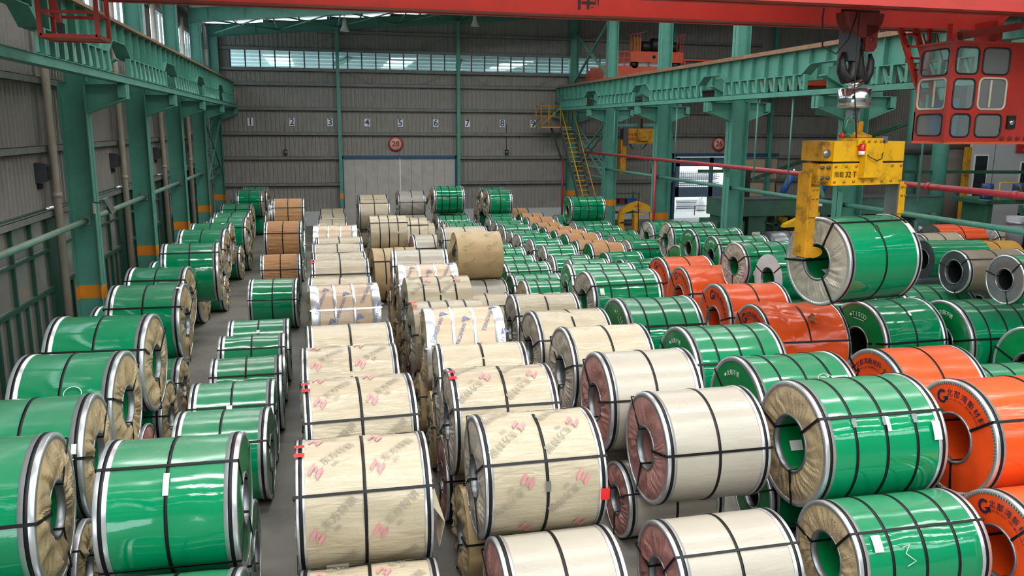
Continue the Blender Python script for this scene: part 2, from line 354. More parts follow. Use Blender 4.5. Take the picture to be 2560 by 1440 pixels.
# low glazed screens between the left columns
DG = mat('dark_green_frame', '#1f4a3d', .45, var=.15, dust=.5, dustcol='#6f7068')
for a, b in zip(ys[2:-1], ys[3:]):
    wn += 1; wd = empty('window_%d' % wn, (XL, a, 0), kind='structure'); L = b-a; n = 5; stp = (L-.9)/n
    post = MB().box(-.05, .06, -.035, .035, 0, 3.25).mesh('mullion', DG); half = MB().box(-.05, .05, -.03, .03, 0, 1.7).mesh('mullion', DG)
    for i in range(n+1): link('mullion', post, wd, loc=(0, .45+i*stp, 0))
    for i in range(n): link('mullion', half, wd, loc=(0, .45+(i+.5)*stp, 0))
    for q in (0, L-.45): MB().box(-.03, .0, q, q+.45, 0, 3.3).build('infill_panel', DG, wd)
    for z, h in ((1.7, .09), (2.5, .05), (3.25, .16)): MB().box(-.05, .08, .45, L-.45, z-h/2, z+h/2).build('transom', DG, wd)
    for z0, z1 in ((1.75, 2.47), (2.53, 3.17)):
        pn = MB().box(-.01, .0, .035, stp-.035, z0, z1).mesh('pane', LOWGLASS)
        for i in range(n): link('pane', pn, wd, loc=(0, .45+i*stp, 0))
    pn = MB().box(-.01, .0, .035, stp/2-.03, .05, 1.65).mesh('pane', LOWGLASS)
    for i in range(2*n): link('pane', pn, wd, loc=(0, .45+i*stp/2, 0))
# ---- right and rear walls, roof
wr = empty('wall_right', (XR, 0, 0), kind='structure'); sheets(wr, YB, YE, [(0, 4), (4, roof_z(XR)+.3)], lambda y, z: (0, YE-(y-YB), z), -PI/2, step=6)
wf = empty('wall_front', (0, YB, 0), kind='structure'); sheets(wf, XL, XR, [(0, 5), (5, 9.7)], lambda x, z: (XR-(x-XL), 0, z), PI, step=6)
ceil = empty('ceiling', (0, 0, 0), kind='structure')
ROOF = mat('roof_sheet', '#a9aaa9', .5, metal=.2, var=.06)
edges = [YB]+sum([[y-.42, y+.42] for y in SKY_Y], [])+[YE+.2]
for i in range(len(edges)-1):
    a, b = edges[i], edges[i+1]
    for x0, x1 in ((XL, 4), (4, 13), (13, 22), (22, XR)):
        z0, z1 = roof_z(x0)+.05, roof_z(x1)+.05
        mb = MB().add([(x0, a, z0), (x1, a, z1), (x1, b, z1), (x0, b, z0), (x0, a, z0+.05), (x1, a, z1+.05), (x1, b, z1+.05), (x0, b, z0+.05)], [(0, 1, 2, 3), (7, 6, 5, 4), (0, 4, 5, 1), (2, 6, 7, 3)])
        mb.build('skylight_panel' if i % 2 else 'roof_sheet', ROOFLIGHT if i % 2 else ROOF, ceil)
pur = MB().box(-.035, .035, YB, YE, -.13, .04).mesh('purlin', GIRT)
x = XL+.4
while x < XR: link('purlin', pur, ceil, loc=(x, 0, roof_z(x))); x += 1.45
# rafters: tapered plate girders, one per column line
for y in [.6]+CY:
    r = empty('roof_rafter', (0, y-.03 if y < 42 else y-.1, 0), kind='structure')
    mb = MB()
    for s in (0, 1):
        xa, xb = (-4.95, 22.0) if not s else (31., 22.)
        za, zb = roof_z(xa)-.13, roof_z(22)-.13
        da, db = (.52, .42)
        mb.add([(xa, t, z) for t in (-.008, .008) for z in (za, za-da)]+[(xb, t, z) for t in (-.008, .008) for z in (zb, zb-db)], [(0, 4, 5, 1), (2, 3, 7, 6)])
        for dz0, dz1 in ((0, 0), (-da, -db)): mb.bar((xa, 0, za+dz0), (xb, 0, zb+dz1), .2, .02)
    mb.build('rafter_plate', GREEN, r)
    st = MB()
    for x in np.arange(-4.2, 30, 1.45): st.box(x-.006, x+.006, -.06, .06, roof_z(x)-.56, roof_z(x)-.13)
    st.build('stiffener', GREEN, r, kind='stuff')
# horizontal bracing between the last two rafters
for a, b in ((-4.6, -1.7), (-1.7, 1.1), (1.1, 4.0), (4.0, 7.0), (7.0, 10.0), (10.0, 12.8)):
    mb = MB(); za, zb = roof_z(a)-.5, roof_z(b)-.5
    mb.tube([(a, 36.7, za), (b, 42.3, zb)], .035, 8); mb.tube([(a, 42.3, za), (b, 36.7, zb)], .035, 8); mb.build('roof_brace', GREEN, ceil)
    MB().tube([(b, 36.7, zb), (b, 42.3, zb)], .035, 8).build('roof_strut', GREEN, ceil)
# ---- columns
def column(x0, x1, y, ztop, label, wd=.36, band=True, upper=None, up=None):
    c = empty('steel_column', ((x0+x1)/2, y, 0), label=label, cat='column', group='green steel columns of the hall', kind='structure')
    h = (x1-x0)
    def hsec(z0, z1, xa, xb, ww, e=0):
        mb = MB(); mb.box(xa-e, xa+.02+e, -ww/2-e, ww/2+e, z0, z1); mb.box(xb-.02-e, xb+e, -ww/2-e, ww/2+e, z0, z1); mb.box(xa, xb, -.01-e, .01+e, z0, z1); return mb
    hsec(0, ztop, -h/2, h/2, wd).build('shaft', GREEN, c)
    if band: hsec(1.38, 1.66, -h/2, h/2, wd, .004).build('orange_band', ORANGEBAND, c)
    if up: hsec(ztop, up[2], up[0]-(x0+x1)/2, up[1]-(x0+x1)/2, wd*.85).build('upper_shaft', GREEN, c)
    return c
def corbel(c, xa, xb, y=0):
    s = 1 if xb > xa else -1; cx = c.location.x
    mb = MB().prism([(xa-cx, 5.8), (xb-cx, 5.8), (xb-cx, 5.52), (xa-cx, 5.22)], -.012, .012, 'y'); mb.box(min(xb, xb-s*.16)-cx, max(xb, xb-s*.16)-cx, -.15, .15, 5.53, 5.8)
    mb.bar((xa-cx, 0, 5.22), (xb-cx, 0, 5.52), .3, .02); mb.bar((xa-cx, 0, 5.8), (xb-cx, 0, 5.8), .3, .02); mb.build('corbel', GREEN, c)
    MB().prism([(xa-cx, 5.82), (xb-cx-s*.3, 5.82), (xb-cx-s*.3, 6.5), (xa-cx, 6.6)], -.012, .012, 'y').bar((xa-cx, 0, 5.95), (xb-cx-s*.15, 0, 6.3), .3, .02).build('bearing_bracket', GREEN, c)
for i, y in enumerate(CY[2:]):
    c = column(-5.05, -4.55, y, 5.83, 'green steel column with orange band, %s from the front along the left wall' % ORD[i], up=(-4.93, -4.5, 9.15)); corbel(c, -4.55, -3.78)
    c.location.y = y if y < 42 else 42.45
for i, y in enumerate(CY[2:]):
    c = column(12.85, 13.42, y, 5.83, 'green steel column, %s from the front in the row between the two bays' % ORD[i], wd=.42, up=(12.9, 13.35, 10.8)); corbel(c, 12.85, 12.0); corbel(c, 13.42, 14.2)
for i, x in enumerate((1.02, 7.0)):
    MB().ibeam((0, 0, 0), (0, 0, roof_z(x)-.55), .25, .16, .012, .012, up=(0, 1, 0)).build('wind_column', GREEN, loc=(x, 42.42, 0), label='slim green post on the end wall, %s of the grey sliding door' % ('at the left jamb', 'at the right jamb')[i], cat='column', kind='structure')
    MB().box(x-.086, x+.086, 42.28, 42.3, 1.38, 1.66).build('trim_%d' % (90+i), ORANGEBAND, kind='structure')
for i, x in enumerate((18.7, 24.7)):
    MB().ibeam((0, 0, 0), (0, 0, roof_z(x)-.3), .25, .2, .012, .012, up=(0, 1, 0)).build('wind_column', GREEN, loc=(x, 42.42, 0), label=('green post at the left jamb of the open door in the far bay', 'green post right of the beige door leaf in the far bay')[i], cat='column', kind='structure')
for x, y in ((23.75, 28.0), (26.9, 33.5)):
    MB().tube([(0, 0, 0), (0, 0, 9.8)], .3, 20).build('round_column', GREEN, loc=(x, y, 0), label='round green pipe column with dark base in front of the grey ducts' if y < 30 else 'thin dark green pipe column behind the ducts', cat='column', kind='structure')
MB().tube([(23.75, 28, 0), (23.75, 28, 2.45)], .315, 20).build('trim_95', DKGREEN, kind='structure')
# ---- crane runway beams
RAILM = mat('rusty_rail', '#8a6a52', .5, metal=.3, var=.25, vscale=6)
def runway(xc, s, label, y0=2.0, y1=42.3, full=True):
    r = empty('crane_runway_beam', (xc, 0, 0), label=label, cat='beam', kind='structure')
    zb, zt, zn = 6.37, 6.98, 6.62; out = [(y0, zb)]
    for y in CY:
        if y0 < y < y1+.3:
            for a, b in ((y-.95, zb), (y-.55, zn), (y+.55, zn), (y+.95, zb)):
                if a < y1: out.append((a, b))
    out.append((y1, out[-1][1]))
    MB().prism(out+[(y1, zt), (y0, zt)], -.008, .008, 'x').build('web', GREEN, r)
    mb = MB()
    for a, b in zip(out[:-1], out[1:]): mb.bar((0, a[0], a[1]), (0, b[0], b[1]), .28, .016)
    mb.build('bottom_flange', GREEN, r)
    MB().box(-.17, .17, y0, y1, zt, zt+.02).build('top_flange', RAILM, r)
    MB().box(-.035, .035, y0, y1, zt+.02, zt+.13).box(-.06, .06, y0, y1, zt+.02, zt+.035).build('rail', RAILM, r)
    MB().box(-.02, .02, y0, y1, zt+.13, zt+.135).build('rail_head', CHROME, r)
    st = MB().box(-.13, .13, -.006, .006, zb, zt).mesh('stiffener', GREEN); sh = MB().box(-.13, .13, -.006, .006, zn, zt).mesh('stiffener', GREEN)
    y = y0+.3
    while y < y1:
        near = min(abs(y-c) for c in CY) < .98
        link('stiffener', sh if near else st, r, loc=(0, y, 0)); y += .72
    if full:
        MB().box(s*.12-.1, s*.12+.1, y0, y1, 5.96, 5.97).box(s*.12-.1, s*.12+.1, y0, y1, 5.82, 5.83).box(s*.12+.06, s*.12+.075, y0, y1, 5.82, 5.97).box(s*.12-.1, s*.12-.085, y0, y1, 5.82, 5.97).build('lower_chord', GREEN, r)
        v = MB().box(-.05, .05, -.045, .045, 5.96, 6.37).mesh('lacing_post', GREEN); dm = MB().bar((s*.05, -.16, 5.97), (s*-.05, .16, 6.36), .05, .09).mesh('lacing_diagonal', GREEN)
        y = y0+.2; k = 0
        while y < y1-.2:
            if min(abs(y-c) for c in CY) > .75:
                link('lacing_post' if k % 2 else 'lacing_diagonal', v if k % 2 else dm, r, loc=(s*.1, y, 0))
            y += .24; k += 1
    return r
runway(-4.0, 1, 'long green crane runway beam with rusty rail above the left wall coils', 8.0)
runway(12.3, -1, 'long green crane runway beam with stiffeners between the two bays', 6.0)
runway(13.95, 1, 'far green crane runway beam behind the row of columns between the bays', 6.0, full=False)
# ---- left wall services
for i, y in enumerate(CY[2:]):
    MB().tube([(0, 0, 0), (0, 0, 9.2)], .078, 14).tube([(0, 0, 3.55), (0, 0, 3.65)], .09, 14).tube([(0, 0, 6.1), (0, 0, 6.2)], .09, 14).build('downpipe', PIPEW, loc=(-5.17, y-.42 if y < 42 else 41.9, 0), label='pale plastic downpipe against the %s green column along the left wall' % ORD[i], cat='pipe', group='downpipes on the left wall')
for i, (a, b) in enumerate(zip(CY[1:-1], CY[2:])):
    MB().tube([(0, a-.02, 0), (0, b-.02, 0)], .06, 12).box(-.1, .1, a-.04, a+.0, -.1, .1).box(-.1, .1, b-.06, b-.02, -.1, .1).build('rail_pipe', mat('dusty_green_pipe', '#5f8577', .5, dust=.8), loc=(-4.78, 0, 3.03), label='green guard pipe at mid height in the %s bay along the left wall' % ORD[i], cat='pipe', group='guard pipes along the left wall')
    if i >= 0: MB().tube([(0, a-.02, 0), (0, b-.02, 0)], .06, 12).box(-.05, .05, a+.16, a+.2, -.12, .12).build('rail_pipe', mat('dusty_green_pipe2', '#4a8a78', .45, dust=.9, dustcol='#7a756c'), loc=(13.0, 0, 3.1), label='green guard pipe in the %s bay between the two halls' % ORD[i+1], cat='pipe', group='guard pipes between the bays')
MB().tube([(0, 6.6, 0), (0, 12.58, 0)], .06, 12).build('rail_pipe', MATS['dusty_green_pipe2'], loc=(13.0, 0, 3.1), label='nearest green guard pipe reaching out of the frame at the right', cat='pipe', group='guard pipes between the bays')
rp = empty('fire_pipe', (13.0, 0, 3.8), label='long red fire water pipe running along the columns between the bays', cat='pipe')
PIPER = mat('red_pipe_paint', '#a8303c', .4, var=.1, dust=.55)
MB().tube([(-.3, 8, 0), (-.3, 38.9, 0)], .065, 12).build('pipe_run', PIPER, rp)
for y in (12.9, 15.2, 20, 26.5, 31.5, 37): MB().tube([(-.3, y-.06, 0), (-.3, y+.06, 0)], .085, 12).build('coupling', PIPER, rp)
for y in (30.1,): MB().tube([(-.3, y, 0), (-.3, y, -3.8)], .05, 10).build('riser', PIPER, rp)
for y in CY[2:6]: MB().bar((-.36, y-.1, -.09), (-.15, y-.1, -.09), .05, .05).bar((-.16, y-.1, -.35), (-.34, y-.1, -.11), .03, .03).build('pipe_bracket', GREEN, rp)
MB().tube([(12.55, 42.2, 0), (12.55, 42.2, 3.4)], .05, 10).build('fire_riser', PIPER, label='thin red riser pipe beside the last column near the yellow stairs', cat='pipe')
for i, (y, t) in enumerate(((14.9, 5.83), (19.9, 5.83), (21.7, 5.83), (27.2, 5.83), (33.5, 5.83))):
    MB().tube([(0, 0, 0), (0, 0, -2.35)], .022, 8).build('hanger_rod', GREEN, loc=(12.2, y, 5.83), label='thin green hanger rod under the runway beam, %s from the front' % ORD[i], cat='rod', group='hanger rods under the runway beam')
for i, (x, y) in enumerate(((-5.3, 17.9), (-5.3, 23.9), (-5.3, 29.9), (-5.3, 35.9))):
    b = empty('wall_speaker', (x, y, 4.05), label='dark grey box loudspeaker behind the %s downpipe from the front' % ORD[i], cat='speaker', group='dark boxes on the left wall')
    MB().prism([(-.12, -.2), (.1, -.16), (.1, .16), (-.12, .2)], -.12, .12, 'y').build('housing', BARED, b); MB().cbox((.11, 0, 0), (.015, .18, .26)).build('grille', BLACKP, b); MB().cbox((-.08, 0, -.26), (.08, .14, .1)).build('bracket', BLACKP, b)
cc = empty('security_camera', (-4.3, 18.25, 3.42), label='silver security camera on an arm on the nearest left column', cat='camera')
MB().bar((0.02, -.12, .1), (.12, -.02, -.2), .1, .1).build('housing', CHROME, cc); MB().tube([(-.24, .1, 0), (-.05, .02, 0), (.06, -.06, -.02)], .018, 8).build('arm', DSTEEL, cc); MB().cbox((-.25, .1, -.12), (.03, .1, .22)).build('junction_box', PIPEW, cc)
# X-bracing ladders in the end bays
def laced(name, xx, a, b, lab, m=GREEN, n=14):
    o = empty(name, (xx, 0, 0), label=lab, cat='brace', kind='structure'); av, bv = Vector((0, a[0], a[1])), Vector((0, b[0], b[1])); q = Vector((.16, 0, 0))
    MB().bar(av-q, bv-q, .07, .07).build('angle', m, o); MB().bar(av+q, bv+q, .07, .07).build('angle', m, o)
    rm = MB().box(-.16, .16, -.015, .015, -.015, .015).mesh('rung', m)
    for k in range(1, n): p = av.lerp(bv, k/n); link('rung', rm, o, loc=(0, p.y, p.z))
for xx, t in ((-4.75, 'left wall'), (13.1, 'column row between the bays')):
    laced('laced_brace', xx, (36.8, 5.2), (42.2, 2.7), 'laced brace falling to the end wall in the last bay, %s' % t)
    laced('laced_brace', xx, (36.8, 2.7), (42.2, 5.2), 'laced brace rising to the end wall in the last bay, %s' % t)
    MB().tube([(xx, 36.8, 2.65), (xx, 42.2, 2.65)], .05, 8).build('brace_strut', GREEN, kind='structure', label='horizontal strut under the laced braces of the %s' % t, cat='brace')
MB().bar((13.1, 37, 9.8), (13.1, 42.2, 7.3), .1, .1).bar((13.1, 42.2, 9.8), (13.1, 37, 7.3), .1, .1).build('upper_brace', GREEN, kind='structure', label='crossed upper braces above the runway beam by the end wall', cat='brace')
# ---- signs on the end wall
def sign_round(x, z, r, txt, lab, teeth=False):
    s = empty('round_sign', (x, YE-.07, z), label=lab, cat='sign')
    MB().lathe([(0, -.012), (r*.8, -.012), (r*.8, 0)], axis='y', n=40).build('sign_face', mat('sign_beige', '#c9bfae', .5), s)
    MB().lathe([(r*.76, -.016), (r, -.016), (r, .01), (r*.76, .01)], axis='y', n=40).build('sign_rim', SIGNRED, s)
    if teeth:
        mb = MB()
        for k in range(20): a = 2*PI*k/20; mb.cbox((r*math.cos(a), 0, r*math.sin(a)), (.05, .014, .05))
        mb.build('sign_beading', SIGNRED, s, kind='stuff')
    mb = MB(); put_text(mb, txt, lambda u, v: (u, -.022, v), r*1.0, .04); mb.build('sign_number', SIGNRED, s)
sign_round(3.8, 4.1, .38, '28', 'round red-rimmed sign reading 28 above the grey sliding door')
sign_round(21.75, 4.13, .4, '26', 'round red-rimmed sign reading 26 above the open door in the far bay', True)
NUMX = [-3.23, -1.26, .58, 2.4, 4.06, 5.87, 7.52, 9.36, 11.02]
for k, x in enumerate(NUMX):
    s_ = empty('number_plate', (x, YE-.05, 5.16), label='white plate with a blue number, %s from the left on the end wall' % ORD[k], cat='sign', group='bay number plates on the end wall')
    MB().cbox((0, 0, 0), (.27, .01, .38)).build('plate', WHITE, s_); mb = MB(); put_text(mb, str(k+1), lambda u, v: (u, -.008, v), .46, .02); mb.build('number', mat('blue_number', '#23428f', .5), s_)
for x, lab in ((-1.63, 'small black wall device left of the sliding door'), (9.59, 'small black wall device right of the sliding door')):
    d_ = empty('wall_device', (x, YE-.11, 3.69), label=lab, cat='device'); MB().cbox((0, 0, 0), (.16, .14, .26)).build('housing', BLACKP, d_); MB().tube([(0, .05, .13), (0, .1, 1.4)], .012, 6).build('cable', BLACKP, d_); MB().lathe([(0, -.09), (.05, -.09), (.06, -.07)], axis='y', n=12).build('lens', DSTEEL, d_)
COILS = {
'A0':(-3.082,7.733,1.532,0.7,1.22,2.292),'A1':(-3.131,9.407,1.373,0.7,1.212,1.484),'A2':(-3.088,10.865,1.478,0.7,1.168,-2.647),
'A3':(-3.047,12.28,1.642,0.7,1.282,-3),'A4':(-3.656,16.763,0.775,0.775,1.3,-3),'A5':(-3.054,15.416,1.5,0.7,1.196,-1.206),
'A6':(-3.496,18.899,1.249,0.7,1.201,-3),'A7':(-3.608,21.937,0.8,0.8,1.229,-2.944),'A8':(-3.03,20.341,1.565,0.7,1.239,3),
'A8b':(-3.655,25.504,0.8,0.8,1.288,-0.495),'A9':(-3.216,23.982,1.46,0.7,1.22,-3),'A10':(-3.375,27.094,1.316,0.66,1.2,-2.83),
'A11':(-3.592,31.926,0.752,0.752,1.277,-2.367),'A12':(-3.052,29.149,1.287,0.66,1.17,-3),'A13':(-3.083,30.501,1.3,0.66,1.184,-3),
'A14':(-3.578,37.516,0.821,0.821,1.272,-3),'A15':(-3.621,41.642,0.735,0.735,1.294,0.622),'A16':(-3.131,38.949,1.534,0.6,1.128,-1.274),
'A17':(-2.967,40.327,1.565,0.6,1.102,-3),'B0':(-1.339,6.747,0.62,0.62,1.085,-3),'B1':(-1.41,7.733,1.48,0.64,1.18,-1.21),
'B2':(-1.378,11.033,0.621,0.621,1.169,-1.991),'B3':(-1.372,12.314,0.619,0.619,1.172,-0.117),'B4':(-1.293,13.669,0.62,0.62,1.1,1.362),
'B5':(-1.315,15.155,0.623,0.623,1.137,1.141),'B6':(-1.282,16.429,0.617,0.617,1.141,0.417),'B7':(-1.227,20.951,0.62,0.62,1.154,-3),
'B8':(-1.241,25.005,0.62,0.62,1.125,0.802),'B9':(-1.179,26.61,1.431,0.62,1.12,-2.483),'B10':(-1.304,31.543,1.583,0.62,1.147,-0.477),
'B11':(-1.141,30.053,1.841,0.62,1.093,-0.108),'C0':(0.294,6.682,0.578,0.578,1.186,-1.344),'C1':(0.29,7.566,1.428,0.62,1.211,-0.242),
'C2':(0.319,9.063,1.575,0.62,1.2,2.704),'C3':(0.283,10.599,1.539,0.62,1.2,0.608),'C4':(0.328,11.975,1.508,0.62,1.2,1.849),
'C5':(0.33,14.836,1.573,0.62,1.2,3),'C6':(0.304,16.296,1.449,0.62,1.2,-3),'C7':(0.347,18.028,1.53,0.62,1.2,-0.079),
'C8':(0.36,19.57,1.45,0.62,1.198,0.924),'C9':(0.344,20.859,1.478,0.62,1.202,-0.057),'C10':(0.409,22.251,1.462,0.62,1.2,3),
'C11':(0.358,23.651,1.617,0.62,1.2,-3),'C12':(0.409,34.345,0.62,0.62,1.14,-1.363),'C13':(0.46,36.671,0.62,0.62,1.099,3),
'C14':(0.487,38.843,0.62,0.62,1.124,-3),'D0':(2.018,6.84,0.608,0.608,1.123,0.578),'D1':(2.021,7.71,1.506,0.62,1.205,0.229),
'D2':(1.949,9.062,1.605,0.62,1.2,-0.328),'D3':(2.034,10.653,1.468,0.62,1.2,-3),'D4':(2.075,12.387,1.604,0.62,1.197,-1.733),
'D5':(2.02,13.666,1.445,0.62,1.203,0.894),'D6':(2.073,15.235,1.585,0.62,1.2,0.776),'D7':(2.069,16.64,1.6,0.62,1.2,-2.133),
'D8':(2.055,17.906,1.713,0.62,1.2,-2.877),'D9':(1.974,23.63,0.78,0.78,1.239,2.662),'D12':(2.127,27.626,1.449,0.62,1.2,1.52),
'D15':(3.137,30.258,0.846,0.846,1.251,-2.065),'D16':(3.781,20.268,1.778,0.62,1.148,1.206),'D17':(4.326,25.514,1.278,0.617,1.427,3),
'D18':(3.522,26.782,0.751,0.751,1.361,1.695),'D19':(3.88,19.796,0.614,0.614,1.056,0.526),'D20':(3.608,18.316,0.6,0.6,1.106,0.596),
'D21':(2.122,35.474,1.516,0.62,1.219,3),'D22':(2.093,34.165,1.433,0.62,1.219,0.071),'D23':(3.942,37.396,1.513,0.62,1.2,1.84),
'D24':(5.348,35.485,1.869,0.6,1.32,1.662),'D25':(5.615,36.51,0.62,0.62,1.357,3),'D26':(5.508,35.059,0.62,0.62,1.358,-1.602),
'D27':(5.432,33.174,0.608,0.608,1.336,1.682),'D28':(5.435,31.809,0.632,0.632,1.32,-2.354),'D30':(7.93,38.654,1.566,0.6,1.167,2.997),
'D31':(7.847,36.746,1.598,0.6,1.134,3),'D32':(7.411,34.163,0.62,0.62,1.099,3),'E1':(7.287,32.166,0.65,0.65,1.125,3),
'E2':(7.258,30.698,0.65,0.65,1.108,2.26),'E3':(7.249,29.229,0.627,0.627,1.057,-2.164),'E4':(7.213,27.857,0.662,0.662,1.156,3),
'E5':(7.262,26.434,0.659,0.659,1.037,0.521),'E6':(7.326,25.077,0.651,0.651,1.055,-0.299),'E7':(7.167,23.257,0.626,0.626,1.136,-3),
'E8':(7.256,21.849,0.674,0.674,1.09,-3),'E9':(6.025,17.254,1.384,0.62,1.503,-3),'E10':(5.983,15.913,1.465,0.62,1.54,3),
'E11':(6.159,14.446,0.896,0.896,1.507,-0.601),'E12':(6.549,12.336,0.86,0.86,1.6,-0.624),'E13':(6.603,10.449,0.86,0.86,1.569,-0.664),
'E14':(5.919,7.981,1.44,0.72,1.507,-0.188),'E15':(5.809,6.978,0.579,0.579,1.524,-0.311),'P0':(3.77,6.938,0.58,0.58,1.265,0.683),
'P1':(4.128,8.302,1.398,0.64,1.213,0.129),'P2':(3.963,9.604,1.523,0.64,1.227,-0.349),'P3':(3.91,10.995,1.525,0.64,1.22,0.807),
'F1':(4.001,14.629,1.277,0.64,1.22,-1.323),'F2':(3.812,12.454,1.448,0.64,1.22,1.651),'G1':(5.304,20.187,0.637,0.637,1.307,-0.341),
'G2':(5.259,18.842,0.686,0.686,1.229,-0.626),'G3':(5.374,21.559,0.68,0.68,1.276,2.713),'G4':(5.339,22.967,0.668,0.668,1.257,-0.144),
'G5':(5.374,24.355,0.686,0.686,1.265,0.692),'G6':(5.474,26.56,0.585,0.585,1.291,-1.158),'H1':(9.129,25.616,0.624,0.624,1.188,-0.656),
'H2':(9.113,26.988,0.576,0.576,1.183,-3),'H3':(9.123,28.3,0.613,0.613,1.257,3),'H4':(9.065,29.552,0.599,0.599,1.207,0.967),
'H5':(8.97,30.802,0.591,0.591,1.163,3),'H6':(8.927,32.037,0.597,0.597,1.114,2.842),'H7':(9.132,34.125,0.6,0.6,1.221,0.989),
'H8':(9.163,35.688,0.6,0.6,1.095,-0.221),'H9':(9.011,37.904,0.603,0.603,1.097,0.538),'I0':(10.766,35.276,0.58,0.58,1.178,-0.704),
'I1':(11.225,34.314,1.446,0.6,1.575,1.694),'I2':(10.713,31.932,0.62,0.62,1.538,2.258),'I3':(10.592,30.286,0.617,0.617,1.484,0.165),
'I4':(10.772,29.027,0.596,0.596,1.492,0.935),'I5':(10.883,27.793,0.595,0.595,1.556,1.32),'I6':(10.468,25.603,0.666,0.666,1.306,1.694),
'I7':(9.071,23.91,0.6,0.6,1.175,1.016),'I8':(9.033,22.5,0.6,0.6,1.05,-1.476),'J1':(11.809,26.799,1.212,0.56,1.488,3),
'J2':(11.228,23.778,1.536,0.56,1.5,-0.817),'J3':(10.915,21.496,1.624,0.56,1.508,1.513),'J4':(11.027,20.267,1.573,0.56,1.492,-2.217),
'J5':(10.199,17.541,1.794,0.56,1.459,3),'J6':(10.47,16.421,1.684,0.56,1.489,3),'O1':(9.415,20.227,0.804,0.804,1.393,0.506),
'O2':(9.385,18.557,0.808,0.808,1.561,-2.484),'O3':(8.922,15.866,0.852,0.852,1.44,-3),'O4':(8.786,13.869,0.84,0.84,1.602,-3),
'O5':(8.905,10.532,0.84,0.84,1.425,-2.287),'O6':(7.825,7.616,1.487,0.679,1.557,-0.998),'O7':(7.525,6.569,0.645,0.645,1.497,-1.329),
'K1':(12.822,15.14,0.831,0.831,1.688,-1.816),'K2':(10.93,13.815,0.84,0.84,1.428,3),'K3':(12.692,13.424,0.849,0.849,1.614,-1.685),
'M1':(14.613,16.536,1.96,0.46,1.5,-3),'M2':(13.652,14.442,2.064,0.46,1.5,-0.973),'M3':(12.941,12.4,2.294,0.46,1.5,-0.734),
'M6':(18.953,21.433,1.532,0.62,1.55,-3),'M7':(17.089,19.954,1.527,0.58,1.3,1.037),'M8':(23.056,23.717,1.118,0.62,1.55,3),
'M9':(16.978,17.884,1.579,0.58,1.291,-3),'K4':(10.854,10.9,0.6,0.6,1.691,-2.131),'K5':(16.04,14.818,0.8,0.8,1.665,2.951),
'D13':(3.396,31.765,0.655,0.655,1.686,-3),'D14':(3.378,33.095,0.622,0.622,1.751,-3),'M4':(16.638,18.513,0.574,0.574,1.338,-3),
'M5':(16.831,17.118,0.614,0.614,1.433,0.019),'HC':(8.623,11.927,2.867,0.73,1.52,9.5),
}
